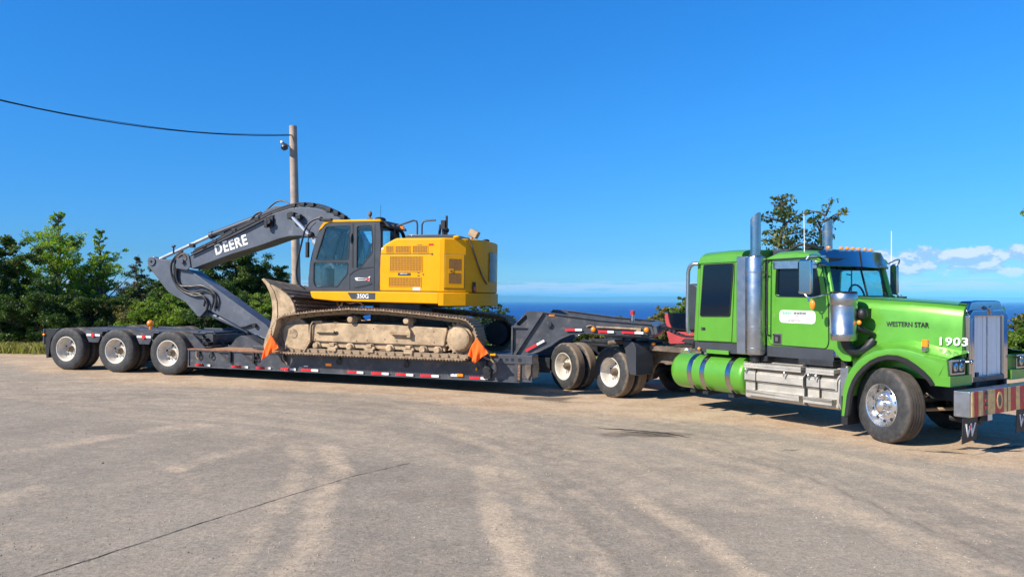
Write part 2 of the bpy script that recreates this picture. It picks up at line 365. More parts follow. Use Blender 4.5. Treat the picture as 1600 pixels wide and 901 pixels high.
for pts, w, s_, a in [([(-7.5, 7.2), (-6.0, 8.69), (-5.51, 9.51), (-4.93, 10.56), (-4.6, 10.8)], .12, .35, .55), ([(-3.64, 8.08), (-3.53, 8.69), (-3.13, 9.51)], .08, .25, .5),
                      ([(-2.76, 9.5), (-2.4, 8.53), (-2.18, 7.2), (-2.05, 6.4), (-2, 5.2)], .07, .22, .6), ([(-2.32, 9.5), (-1.92, 8.38), (-1.75, 6.99), (-1.6, 5.77), (-1.5, 4.5)], .10, .2, .75),
                      ([(-2.94, 14.18), (-1.82, 13.14), (-.76, 10.96), (-.08, 9.03), (.2, 7.68), (.4, 6)], .10, .35, .6), ([(-.3, 8.6), (-.15, 6.99), (-.05, 5.91), (.02, 4.5)], .09, .2, .8),
                      ([(.21, 7.95), (.57, 6.59), (.74, 4.5)], .05, .18, .5), ([(.66, 7.68), (1.08, 6.23), (1.4, 4.5)], .07, .2, .6), ([(1.22, 7.43), (1.55, 6.4), (1.95, 4.5)], .09, .22, .7),
                      ([(2.4, 9.9), (3.1, 8.2), (3.4, 6.6), (3.5, 4.8)], .12, .4, .7), ([(3.44, 10.46), (4.38, 9.21), (5.32, 7.68), (6, 6)], .12, .35, .6), ([(2.6, 10.4), (3.6, 9.2), (4.4, 7.9), (4.8, 6)], .1, .3, .5),
                      ([(-7.35, 17), (-5.13, 14.82), (-3.98, 12.77), (-3.03, 10.96)], .1, .4, .45), ([(-9, 17.3), (-6.3, 15.2), (-4.6, 13)], .1, .4, .4), ([(-4.69, 6.4), (-4.62, 7.32)], .06, .3, .4),
                      ([(-5.2, 5.0), (-3.9, 5.7), (-2.9, 5.2)], .04, .12, .4)]:
    dirt = np.maximum(dirt, band(pts, w, s_) * a * .85)
dark = np.zeros_like(XX)
for pts, w, s_, a in [([(2.53, 10.46), (3.32, 8.53), (3.64, 6.78), (3.8, 5.0)], .03, .07, .45), ([(2.72, 10.5), (3.55, 8.6), (3.9, 6.8), (4.1, 5.0)], .03, .06, .3), ([(.3, 7.9), (.62, 6.6), (.9, 5)], .04, .12, .35),
                      ([(1.0, 7.9), (1.3, 6.8), (1.7, 5)], .05, .2, .3), ([(3.3, 6.3), (2.6, 6.75), (1.8, 7.0), (1.05, 7.56), (0, 8.17), (-1.2, 8.69)], .02, .09, .30), ([(-1.2, 8.69), (-2.88, 9.51), (-4.57, 10.56), (-6.33, 11.62), (-9.25, 13.36)], .02, .08, .30)]:
    dark = np.maximum(dark, band(pts, w, s_) * a)
for (a, b, rx, ry, k) in [(.80, 15.0, .62, .36, 1.1), (1.1, 14.6, .5, .12, .6), (1.95, 11.1, .8, .28, .85), (1.1, 11.75, .4, .08, .5), (-12.4, 17.0, .9, .3, .5), (5.4, 9.9, .5, .12, .5), (-5.5, 8.2, 1.2, .6, .25), (-.9, 7.3, .7, .6, .35), (-3.0, 7.3, .6, .8, .25)]:
    rr = np.hypot((WX - a) / rx, (WY - b) / ry) + (vnoise(XX, YY, .18, 9) - .5) * .9
    dark = np.maximum(dark, np.clip(1.25 - rr, 0, 1) * k)
grassy = np.clip((WY - np.interp(WX, [-60, -16, -9, 10, 40], [22.6, 23.6, 22.5, 19.5, 17])) / .8 + .5, 0, 1)
def gridmesh(name, X, Y, Z, mat, attrs={}):
    ny, nx = X.shape; me = bpy.data.meshes.new(name); co = np.stack([X, Y, Z], -1).reshape(-1, 3).astype(np.float32)
    idx = np.arange(ny * nx).reshape(ny, nx); q = np.stack([idx[:-1, :-1], idx[:-1, 1:], idx[1:, 1:], idx[1:, :-1]], -1).reshape(-1, 4)
    me.vertices.add(len(co)); me.vertices.foreach_set('co', co.ravel()); me.loops.add(q.size); me.loops.foreach_set('vertex_index', q.ravel().astype(np.int32))
    me.polygons.add(len(q)); me.polygons.foreach_set('loop_start', np.arange(0, q.size, 4, dtype=np.int32)); me.polygons.foreach_set('loop_total', np.full(len(q), 4, np.int32))
    me.polygons.foreach_set('use_smooth', np.ones(len(q), bool)); me.update(calc_edges=True)
    for k, a in attrs.items():
        at = me.attributes.new(k, 'FLOAT', 'POINT'); at.data.foreach_set('value', a.reshape(-1).astype(np.float32))
    me.materials.append(mat); o = bpy.data.objects.new(name, me); COL.objects.link(o); return o
def groundmat():
    m = bpy.data.materials.new('dusty_asphalt'); m.use_nodes = True; nt = m.node_tree; b = nt.nodes['Principled BSDF']
    t = nd(nt, 'ShaderNodeTexCoord').outputs['Object']
    A = lambda n: nd(nt, 'ShaderNodeAttribute', attribute_name=n).outputs['Fac']
    big = noise(nt, t, .55, 5, .6); mid = noise(nt, t, 3.5, 6, .65); fine = noise(nt, t, 38, 5, .75); grit = noise(nt, t, 120, 3, .8)
    base = mixc(nt, sstep(nt, big, .35, .65), (.256, .216, .166), (.316, .267, .204))
    base = mixc(nt, mth(nt, 'MULTIPLY', sstep(nt, mid, .4, .7), .45), base, (.38, .305, .228))
    sx = nd(nt, 'ShaderNodeSeparateXYZ'); ln(nt, t, sx.inputs[0]); ax = mth(nt, 'ADD', sx.outputs[0], 7.0); ay = mth(nt, 'SUBTRACT', sx.outputs[1], 4.5)
    pr_ = nd(nt, 'ShaderNodeCombineXYZ'); ln(nt, mth(nt, 'MULTIPLY', mth(nt, 'SQRT', mth(nt, 'ADD', mth(nt, 'MULTIPLY', ax, ax), mth(nt, 'MULTIPLY', ay, ay))), 2.6), pr_.inputs[0]); ln(nt, mth(nt, 'MULTIPLY', mth(nt, 'ARCTAN2', ay, ax), 2.0), pr_.inputs[1])
    streak = mth(nt, 'SUBTRACT', noise(nt, pr_.outputs[0], 1.0, 7, .6, .4), .5)
    g3 = mth(nt, 'MULTIPLY', mth(nt, 'SUBTRACT', noise(nt, t, 15, 4, .7), .5), .9)
    dn = mth(nt, 'ADD', mth(nt, 'ADD', mth(nt, 'MULTIPLY', streak, 1.1), mth(nt, 'MULTIPLY', A('dirt'), .9)), mth(nt, 'MULTIPLY', mth(nt, 'SUBTRACT', mid, .5), .7))
    c = mixc(nt, sstep(nt, dn, .06, .85), base, (.51, .395, .272))
    en = mth(nt, 'ADD', A('earth'), mth(nt, 'ADD', mth(nt, 'MULTIPLY', mth(nt, 'SUBTRACT', mid, .5), .9), mth(nt, 'MULTIPLY', streak, .7)))
    c = mixc(nt, sstep(nt, en, .15, .95), c, mixc(nt, sstep(nt, noise(nt, t, 1.4, 7, .7), .35, .65), (.42, .295, .185), (.52, .395, .265)))
    c = mixc(nt, mth(nt, 'MULTIPLY', sstep(nt, mth(nt, 'ADD', A('dark'), mth(nt, 'MULTIPLY', mth(nt, 'SUBTRACT', mid, .5), .35)), .08, .8), .8), c, (.115, .088, .066))
    gr = mth(nt, 'MULTIPLY', mth(nt, 'SUBTRACT', fine, .5), 1.6); g2 = mth(nt, 'MULTIPLY', mth(nt, 'SUBTRACT', grit, .5), 1.4)
    v = mth(nt, 'ADD', mth(nt, 'ADD', 1.0, g3), mth(nt, 'ADD', gr, g2))
    vv = nd(nt, 'ShaderNodeVectorMath', operation='SCALE'); ln(nt, c, vv.inputs[0]); ln(nt, v, vv.inputs['Scale'])
    vo = nd(nt, 'ShaderNodeTexVoronoi'); vo.inputs['Scale'].default_value = 30; ln(nt, t, vo.inputs['Vector'])
    peb = mth(nt, 'MULTIPLY', mth(nt, 'SUBTRACT', 1, sstep(nt, vo.outputs['Distance'], .1, .22)), sstep(nt, noise(nt, t, 9, 2), .50, .58))
    pc = mixc(nt, mth(nt, 'MULTIPLY', peb, mth(nt, 'SUBTRACT', .75, mth(nt, 'MULTIPLY', A('slab'), .35))), vv.outputs[0], mixc(nt, sstep(nt, grit, .4, .6), (.12, .11, .10), (.55, .50, .43)))
    gc = mixc(nt, sstep(nt, mid, .35, .65), (.20, .17, .06), (.10, .13, .035))
    pc = mixc(nt, A('grassy'), pc, gc)
    ln(nt, pc, b.inputs['Base Color']); b.inputs['Roughness'].default_value = .9; b.inputs['Specular IOR Level'].default_value = .25
    bn = nd(nt, 'ShaderNodeBump'); bn.inputs['Strength'].default_value = .55; bn.inputs['Distance'].default_value = .012
    h = mth(nt, 'ADD', mth(nt, 'ADD', fine, mth(nt, 'MULTIPLY', mid, 2.0)), mth(nt, 'ADD', mth(nt, 'MULTIPLY', grit, .5), mth(nt, 'MULTIPLY', peb, .6)))
    ln(nt, h, bn.inputs['Height']); ln(nt, bn.outputs[0], b.inputs['Normal']); return m
ground = gridmesh('ground', XX, YY, ZZ, groundmat(), dict(dirt=dirt, dark=dark, grassy=grassy, earth=earth, slab=slab)); addprops(ground, kind='structure')

def seamat():
    m = bpy.data.materials.new('sea_water'); m.use_nodes = True; nt = m.node_tree; b = nt.nodes['Principled BSDF']
    t = nd(nt, 'ShaderNodeTexCoord').outputs['Object']; mp = nd(nt, 'ShaderNodeMapping'); mp.inputs['Scale'].default_value = (.0005, .002, 1); ln(nt, t, mp.inputs[0])
    n = noise(nt, mp.outputs[0], 1.0, 6, .55)
    c = mixc(nt, sstep(nt, n, .3, .72), (.0005, .042, .22), (.001, .06, .29)); ln(nt, c, b.inputs['Base Color'])
    b.inputs['Roughness'].default_value = .6; b.inputs['Specular IOR Level'].default_value = .12
    bn = nd(nt, 'ShaderNodeBump'); bn.inputs['Strength'].default_value = .5; bn.inputs['Distance'].default_value = .6
    ln(nt, noise(nt, t, .12, 5, .6), bn.inputs['Height']); ln(nt, bn.outputs[0], b.inputs['Normal']); return m
SEA = -45.0
sg = G()
sxs = [-60000, -20000, -6000, -2000, 0, 2000, 6000, 20000, 60000]; sys_ = [40, 300, 1000, 3000, 9000, 20000, 36000, 60000]
sg.grid([[(x, y, SEA) for x in sxs] for y in sys_])
sea = sg.make('sea', seamat(), fix=False, off=(0, 0, 0)); addprops(sea, kind='structure')
# far shore hills
hm = pm('far_wooded_hills', (.045, .075, .04), .9, var=.35, scale=.0006)
rs = np.random.RandomState(11)
def ridge(name, Y0, x0, x1, hf, n=160, depth=2500):
    X = np.linspace(x0, x1, n); rows = []
    H = np.array([hf(x) for x in X])
    for k, (dy, s) in enumerate([(0, 0), (.2, .45), (.45, .8), (.7, 1), (1, .9)]):
        rows.append([(x, Y0 + dy * depth, SEA - 2 + (h + 2) * s) for x, h in zip(X, H)])
    g = G(); g.grid(rows); o = g.make(name, hm, fix=False, off=(0, 0, 0), ang=80); addprops(o, kind='structure')
def nz1(x, s, seed):
    r = np.random.RandomState(seed).rand(400); u = x / s + 200; i = int(math.floor(u)); f = u - i; f = f * f * (3 - 2 * f); return r[i % 400] * (1 - f) + r[(i + 1) % 400] * f
ridge('far_hills', 24000, -34000, 34000, lambda x: 95 + 75 * nz1(x, 2600, 1) + 30 * nz1(x, 700, 2) + 60 * math.exp(-((x - 500) / 2500) ** 2) * .5)
ridge('nearer_headland', 19000, -9000, 1500, lambda x: 20 + 60 * nz1(x, 1500, 4) * max(0, 1 - ((x + 3800) / 5400) ** 2) if abs(x + 3800) < 5400 else 0)
ridge('right_far_hills', 30000, 9000, 44000, lambda x: 110 + 110 * nz1(x, 4200, 7) + 30 * nz1(x, 1100, 8))

# thin dark strips lying on the ground
tar = pm('tar_crack', (.045, .038, .032), .9, var=.3, scale=20)
def strip(name, pts, w, mat=tar, jag=.02, z=.004, taper=True):
    P = []
    for (a, b), (c, d) in zip(pts[:-1], pts[1:]):
        n = max(2, int(math.hypot(c - a, d - b) / .08))
        P += [(a + (c - a) * k / n, b + (d - b) * k / n) for k in range(n)]
    P.append(pts[-1]); L = len(P); rows = [[], []]
    for i, (a, b) in enumerate(P):
        j = random.uniform(-1, 1) * jag; q = P[min(i + 1, L - 1)]; p = P[max(i - 1, 0)]; d = Vector((q[0] - p[0], q[1] - p[1])).normalized(); nn = Vector((-d.y, d.x))
        ww = w * random.uniform(.35, 1.2) * (min(1, i / 4, (L - 1 - i) / 4) if taper else 1)
        for s in (0, 1):
            x = a + nn.x * (j + (ww if s else -ww)); y = b + nn.y * (j + (ww if s else -ww)); rows[s].append((x, y, float(gz(x, y)) + z))
    g = G(); g.grid(rows); o = g.make(name, mat, fix=False, off=(0, 0, 0)); addprops(o, kind='structure'); return o
strip('pavement_joint', [(-4.3, 2.8), (-3.01, 5.35), (-2.68, 6.07), (-2.15, 7.09), (-1.72, 7.95), (-1.2, 8.69)], .006, jag=.006, taper=False)
rubm = pm('old_rubber_mat', (.07, .06, .05), .85, 0, 0, .4, 12, .6, 30)
for k, (p, w) in enumerate([([(5.40, 9.80), (5.6, 9.78), (5.95, 9.62)], .05), ([(5.9, 9.95), (6.4, 10.0), (7.1, 10.12), (7.6, 10.2)], .07), ([(6.2, 9.75), (6.9, 9.85)], .03), ([(1.3, 11.62), (1.8, 11.42), (2.35, 11.15), (2.6, 10.7)], .035), ([(1.6, 11.35), (2.1, 11.1), (2.45, 10.75)], .03), ([(1.45, 11.5), (2.0, 11.35), (2.5, 10.95)], .02), ([(1.9, 11.05), (2.3, 10.8)], .02), ([(3.55, 9.85), (3.9, 9.95)], .02)]):
    strip('rubber_strip' if k < 3 or k == 5 else 'tar_patch', p, w, rubm, .03, .006)
# loose stones
sm = pm('loose_stone', (.36, .30, .235), .9, var=.5, scale=2.0)
g = G(); r = random.Random(5)
for _ in range(4200):
    y = 4.2 + (r.random() ** 1.6) * 15; x = r.uniform(-.75, .75) * y; s = r.uniform(.003, .0095) * (1 + (r.random() < .02) * .8); z = float(gz(x, y)) + s * .2
    a = r.uniform(0, 3.1); c, d = math.cos(a), math.sin(a); k = r.uniform(.6, 1.3)
    v = [(x + s * c * k, y + s * d * k, z), (x - s * d, y + s * c, z), (x - s * c * k, y - s * d * k, z), (x + s * d, y - s * c, z), (x + s * .2, y, z + s * .9), (x, y, z - s)]
    g.add(v, [(0, 1, 4), (1, 2, 4), (2, 3, 4), (3, 0, 4), (1, 0, 5), (2, 1, 5), (3, 2, 5), (0, 3, 5)])
o = g.make('gravel', sm, fix=False, off=(0, 0, 0)); addprops(o, 'loose gravel scattered over the dusty asphalt yard', 'gravel', kind='stuff')

# pale air between here and the far shore
hz = G(); hz.box(-80000, 80000, -3000, 75000, SEA - 3, 300)
hzm = bpy.data.materials.new('thin_sea_haze'); hzm.use_nodes = True; hzm.node_tree.nodes.clear()
pv = nd(hzm.node_tree, 'ShaderNodeVolumePrincipled'); pv.inputs['Color'].default_value = (.20, .64, 1.0, 1); pv.inputs['Density'].default_value = 6.2e-5; pv.inputs['Anisotropy'].default_value = -.3
ln(hzm.node_tree, pv.outputs[0], nd(hzm.node_tree, 'ShaderNodeOutputMaterial').inputs['Volume'])
haze = hz.make('haze', hzm, off=(0, 0, 0), fix=False); addprops(haze, 'pale sea haze filling the air towards the far shore', 'haze', kind='stuff')

# ------------------------------------------------------------------ vegetation
def leafmat(name, c1, c2, c3, tr=.35):
    m = bpy.data.materials.new(name); m.use_nodes = True; nt = m.node_tree; nt.nodes.clear()
    a = nd(nt, 'ShaderNodeAttribute', attribute_name='tone').outputs['Fac']
    rp = nd(nt, 'ShaderNodeValToRGB'); e = rp.color_ramp.elements; e[0].color = c1 + (1,); e[1].color = c3 + (1,); e.new(.5).color = c2 + (1,); ln(nt, a, rp.inputs[0])
    b = nd(nt, 'ShaderNodeBsdfPrincipled'); b.inputs['Roughness'].default_value = .5; b.inputs['Specular IOR Level'].default_value = .35; ln(nt, rp.outputs[0], b.inputs['Base Color'])
    t = nd(nt, 'ShaderNodeBsdfTranslucent'); ln(nt, mixc(nt, 1.0, rp.outputs[0], (1.3, 1.5, .6), 'MULTIPLY'), t.inputs[0])
    mx = nd(nt, 'ShaderNodeMixShader'); mx.inputs[0].default_value = tr; ln(nt, b.outputs[0], mx.inputs[1]); ln(nt, t.outputs[0], mx.inputs[2])
    o = nd(nt, 'ShaderNodeOutputMaterial'); ln(nt, mx.outputs[0], o.inputs[0]); return m
LF = {
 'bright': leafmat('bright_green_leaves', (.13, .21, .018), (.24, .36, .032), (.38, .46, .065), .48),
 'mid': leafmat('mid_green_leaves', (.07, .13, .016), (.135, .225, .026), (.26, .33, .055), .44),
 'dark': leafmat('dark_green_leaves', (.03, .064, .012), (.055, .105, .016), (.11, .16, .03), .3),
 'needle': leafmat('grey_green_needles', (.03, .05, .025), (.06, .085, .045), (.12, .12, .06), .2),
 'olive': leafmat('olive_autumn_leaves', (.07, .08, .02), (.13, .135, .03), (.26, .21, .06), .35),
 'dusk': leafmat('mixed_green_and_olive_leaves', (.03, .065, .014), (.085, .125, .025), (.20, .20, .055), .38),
 'grass': leafmat('tall_dry_grass', (.14, .17, .03), (.28, .27, .08), (.45, .37, .16), .35)}
def leafmesh(name, C, S, T, mat, parent, rs, flat=.0, asp=.55):
    n = len(C); d = rs.normal(size=(n, 3)); d[:, 2] *= (1 - flat); d /= np.linalg.norm(d, axis=1)[:, None] + 1e-9
    e = rs.normal(size=(n, 3)); e -= (e * d).sum(1)[:, None] * d; e /= np.linalg.norm(e, axis=1)[:, None] + 1e-9
    S = S[:, None]; P = np.stack([C - d * S, C + e * S * asp, C + d * S, C - e * S * asp], 1).reshape(-1, 3).astype(np.float32)
    me = bpy.data.meshes.new(name); me.vertices.add(len(P)); me.vertices.foreach_set('co', P.ravel()); me.loops.add(len(P)); me.loops.foreach_set('vertex_index', np.arange(len(P), dtype=np.int32))
    me.polygons.add(n); me.polygons.foreach_set('loop_start', np.arange(0, 4 * n, 4, dtype=np.int32)); me.polygons.foreach_set('loop_total', np.full(n, 4, np.int32)); me.update(calc_edges=True)
    at = me.attributes.new('tone', 'FLOAT', 'POINT'); at.data.foreach_set('value', np.repeat(np.clip(T, 0, 1), 4).astype(np.float32))
    me.materials.append(mat); o = bpy.data.objects.new(name, me); COL.objects.link(o); o.parent = parent; return o
LSF = .74
def tree(name, label, cat, x, y, h, w, leaf='mid', seed=0, dens=1.0, ls=.06, shape='oval', z=None, base=.12, group=None, lean=0, limbs=26, barkm=None, spread=.22):
    z = float(gz(x, y)) - .05 if z is None else z; rs = np.random.RandomState(seed)
    root = empty(name, Matrix.Translation((x, y, z)), (0, 0, 0), label, cat, group)
    g = G(); tr = []; 
    for k in range(9):
        t = k / 8; tr.append((lean * t + rs.normal() * .05 * h * .3 * t, rs.normal() * .05 * h * .3 * t, h * .97 * t))
    g.tube(tr, .022 * h + .02, 7, r1=.008)
    TR = np.array(tr); C = []; S = []; T = []; ls = ls * LSF
    for i in range(limbs):
        f = base + (1 - base) * ((i + rs.rand()) / limbs) ** .9; f = min(f, .97)
        p = np.array([np.interp(f * h * .97, TR[:, 2], TR[:, k]) for k in range(3)])
        u = (f - base) / (1 - base)
        R = w / 2 * {'oval': math.sqrt(max(.03, 1 - (2 * u - .85) ** 2 / 1.35)), 'cone': (1 - u) ** .8 + .06, 'column': .75 + .3 * math.sin(u * 9), 'bush': math.sqrt(max(.05, 1 - u * u)), 'vase': .45 + .6 * u, 'poplar': (.35 + .65 * math.sin(math.pi * min(1, u * 1.15 + .12)) ** .7) * (1 if u < .6 else 1 - (u - .6) * 1.5)}[shape] * rs.uniform(.62, 1.18)
        a = i * 2.4 + rs.normal() * .5; up = {'oval': .55, 'cone': .05, 'column': .8, 'bush': .5, 'vase': .9, 'poplar': 1.25}[shape] * (1 - u * .2) + rs.normal() * .15
        dirv = np.array([math.cos(a), math.sin(a), up]); L = R
        pts = [p + dirv * L * t + np.array([0, 0, -.12 * L * t * t]) + rs.normal(size=3) * .04 * L * t for t in (0, .35, .7, 1)]
        g.tube([tuple(q) for q in pts], .006 * h + .006, 5, r1=.004, smooth=False)
        tone = rs.uniform(.15, .85)
        nb = max(4, int(8 * min(1, L / .5)))
        for b in range(nb):
            t = rs.uniform(.28, 1.0); q = pts[0] + (pts[3] - pts[0]) * t; sd = rs.normal(size=3) * np.array([1, 1, .7]); sd /= np.linalg.norm(sd)
            e = q + sd * L * spread * rs.uniform(.6, 1.6)
            if rs.rand() < .7: g.tube([tuple(q), tuple(e)], .007, 3, r1=.003, smooth=False)
            cr = spread * L * rs.uniform(.3, .65) + .04
            m = int(max(6, 105 * dens * (cr / .25) ** 1.6 * rs.uniform(.35, 1.25) * (.07 / ls) ** 1.6))
            cc = rs.normal(size=(m, 3)); cc /= np.linalg.norm(cc, axis=1)[:, None]; cc *= (rs.rand(m, 1) ** .5) * cr * np.array([1.15, 1.15, .75]); C.append(cc + e)
            S.append(ls * rs.uniform(.55, 1.25, m)); T.append(np.clip(tone + rs.normal(size=m) * .22 + (rs.rand() - .5) * .3, 0, 1))
    C = np.concatenate(C); k = C[:, 2] > .02; S = np.concatenate(S)[k]; T = np.concatenate(T)[k]; C = C[k]
    g.make('trunk', barkm or bark, root, fix=False, off=(0, 0, 0), ang=60)
    leafmesh('crown', C, S, T, LF[leaf], root, rs)
    return len(C)
NL = 0
PXY = lambda px, D: (px - 800) / 1156 * D
GT = 'trees and bushes along the back edge of the yard'
for a in [
 ('broadleaf_tree', 'tall light green tree with a pointed top, highest of the left tree line', 'tree', 90, 27.5, 5.1, 2.9, 'bright', 21, .75, .052, 'poplar', dict(limbs=64, base=.05, spread=.2)),
 ('broadleaf_tree', 'light green tree just right of the tallest tree behind the middle trailer wheel', 'tree', 156, 27.8, 4.5, 1.9, 'bright', 22, .72, .052, 'poplar', dict(limbs=52, base=.05, spread=.22)),
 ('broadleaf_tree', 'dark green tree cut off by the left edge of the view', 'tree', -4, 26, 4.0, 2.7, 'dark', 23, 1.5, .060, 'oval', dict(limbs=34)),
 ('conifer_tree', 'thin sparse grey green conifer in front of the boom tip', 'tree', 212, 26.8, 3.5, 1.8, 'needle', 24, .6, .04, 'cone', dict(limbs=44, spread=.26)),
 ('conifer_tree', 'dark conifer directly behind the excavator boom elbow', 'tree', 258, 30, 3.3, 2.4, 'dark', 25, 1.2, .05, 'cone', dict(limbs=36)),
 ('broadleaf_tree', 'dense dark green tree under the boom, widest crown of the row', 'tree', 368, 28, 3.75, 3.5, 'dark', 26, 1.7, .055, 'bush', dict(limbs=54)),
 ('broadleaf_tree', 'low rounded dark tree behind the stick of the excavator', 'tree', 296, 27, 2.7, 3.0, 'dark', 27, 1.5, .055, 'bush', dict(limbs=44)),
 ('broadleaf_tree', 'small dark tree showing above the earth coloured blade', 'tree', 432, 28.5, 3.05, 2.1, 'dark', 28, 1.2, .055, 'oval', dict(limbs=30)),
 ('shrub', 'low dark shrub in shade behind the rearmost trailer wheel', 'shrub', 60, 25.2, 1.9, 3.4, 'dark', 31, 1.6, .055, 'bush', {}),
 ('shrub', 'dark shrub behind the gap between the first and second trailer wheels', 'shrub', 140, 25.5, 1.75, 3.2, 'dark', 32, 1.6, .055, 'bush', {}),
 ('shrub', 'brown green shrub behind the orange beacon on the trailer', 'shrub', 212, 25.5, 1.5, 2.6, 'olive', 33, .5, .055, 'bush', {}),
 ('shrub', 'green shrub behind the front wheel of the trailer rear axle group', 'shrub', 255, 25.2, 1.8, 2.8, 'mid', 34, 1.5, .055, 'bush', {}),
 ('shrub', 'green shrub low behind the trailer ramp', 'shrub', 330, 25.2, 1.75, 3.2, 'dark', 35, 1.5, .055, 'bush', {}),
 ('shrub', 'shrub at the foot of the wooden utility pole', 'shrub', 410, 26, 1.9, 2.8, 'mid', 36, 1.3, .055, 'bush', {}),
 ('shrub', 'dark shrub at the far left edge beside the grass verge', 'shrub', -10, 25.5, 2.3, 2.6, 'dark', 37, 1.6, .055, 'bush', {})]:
    n_, l_, c_, px, D, h, w, lf, sd, dn, ls, shp, kw = a
    NL += tree(n_, l_, c_, PXY(px, D), D, h, w, lf, sd, dn, ls, shp, group=GT, **kw)
# dark shrubs between, further back, filling the line below the crowns
for k, px in enumerate(range(-40, 470, 46)):
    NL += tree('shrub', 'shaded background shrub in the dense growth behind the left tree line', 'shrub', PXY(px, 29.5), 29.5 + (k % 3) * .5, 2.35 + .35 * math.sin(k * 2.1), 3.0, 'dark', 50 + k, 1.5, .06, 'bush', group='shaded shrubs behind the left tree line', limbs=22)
# conifers down the slope under the counterweight
for k, (px, D, top, w, shp, lf) in enumerate([(700, 42, 474, 2.6, 'bush', 'mid'), (722, 44, 476, 2.4, 'bush', 'mid'), (745, 46, 472, 2.8, 'oval', 'dark'), (768, 47, 471, 2.8, 'oval', 'dark'), (784, 45, 479, 2.0, 'oval', 'dark'), (798, 46, 489, 1.8, 'cone', 'dark'), (676, 43, 477, 2.6, 'bush', 'mid')]):
    x = PXY(px, D); zb = float(gz(x, D)); tp = 2 - (top - 469) / 1156 * D
    NL += tree('conifer_tree' if shp == 'cone' else 'broadleaf_tree', ['green tree on the slope seen between excavator body and tracks', 'green tree on the slope left of the counterweight shadow', 'dark conifer on the slope under the counterweight', 'dark conifer on the slope at the right corner of the counterweight', 'short dark conifer on the slope right of the counterweight', 'lowest dark conifer spire beside the gooseneck', 'green tree on the slope behind the turntable'][k], 'tree', x, D, tp - zb, w, lf, 70 + k, 1.0, .09, shp, z=zb, group='trees on the slope towards the sea', limbs=30)
for k, (px, D, top, w, lf, nm) in enumerate([(868, 30, 518, 2.4, 'olive', 'olive green bush seen through the gooseneck arch on the left'), (905, 31, 514, 2.4, 'mid', 'green bush seen through the middle of the gooseneck arch'), (938, 30, 520, 2.0, 'olive', 'yellow green bush seen through the gooseneck arch on the right'), (880, 52, 483, 4.5, 'mid', 'bush crown just above the left top of the gooseneck'), (960, 50, 490, 4.5, 'olive', 'bush crown just above the middle of the gooseneck'),
                                             (1022, 27, 495, 1.5, 'olive', 'pale olive bush between gooseneck tip and red machine'), (1040, 29, 478, 1.6, 'olive', 'tall olive bush behind the red machine'), (1065, 26, 462, 1.0, 'mid', 'leafy sapling beside the grab pipe of the sleeper'), (1010, 24.5, 522, 1.6, 'olive', 'low yellow bush under the gooseneck tip'), (800, 30, 545, 3, 'dark', 'dark low bush behind the front of the trailer deck')]):
    x = PXY(px, D); zb = float(gz(x, D)); tp = 2 - (top - 469) / 1156 * D
    NL += tree('shrub', nm, 'bush', x, D, tp - zb, w, lf, 90 + k, 1.1, .07, 'bush', z=zb, group='bushes at the top of the slope', limbs=26)
# tree behind the truck
x = PXY(1218, 21); NL += tree('broadleaf_tree', 'loose leafy tree standing behind the cab roof of the green truck', 'tree', x, 21, 5.2, 1.55, 'dusk', 121, .26, .085, 'oval', base=.25, limbs=40, barkm=barkd, spread=.3)
x = PXY(1270, 21.5); NL += tree('broadleaf_tree', 'slender leaning tree between antenna and right exhaust stack', 'tree', x, 21.5, 4.8, 1.1, 'dusk', 122, .24, .085, 'vase', base=.3, limbs=24, barkm=barkd, spread=.3, lean=.35)
# right edge
for k, (px, D, top, w, lf, dn, nm) in enumerate([(1578, 22, 520, 1.4, 'mid', 1.0, 'green bush just right of the radiator grille'), (1598, 22.5, 488, 1.2, 'olive', .45, 'twiggy bush at the right edge above the sea'), (1620, 22, 510, 2.4, 'mid', 1.1, 'green bush cut off by the right edge'), (1560, 24, 545, 2.2, 'dark', 1.2, 'dark low bush behind the front bumper'), (1500, 24, 560, 3, 'dark', 1.2, 'dark low bush hidden behind the hood')]):
    x = PXY(px, D); zb = float(gz(x, D)); tp = 2 - (top - 469) / 1156 * D
    NL += tree('shrub', nm, 'bush', x, D, tp - zb, w, lf, 130 + k, dn, .065, 'bush', z=zb, group='bushes beyond the front of the truck', limbs=28)
NL += tree('broadleaf_tree', 'tree beyond the right edge with one leafy branch reaching into the picture', 'tree', PXY(1682, 15), 15, 4.9, 1.7, 'mid', 141, .45, .06, 'oval', base=.5, limbs=26, barkm=barkd)
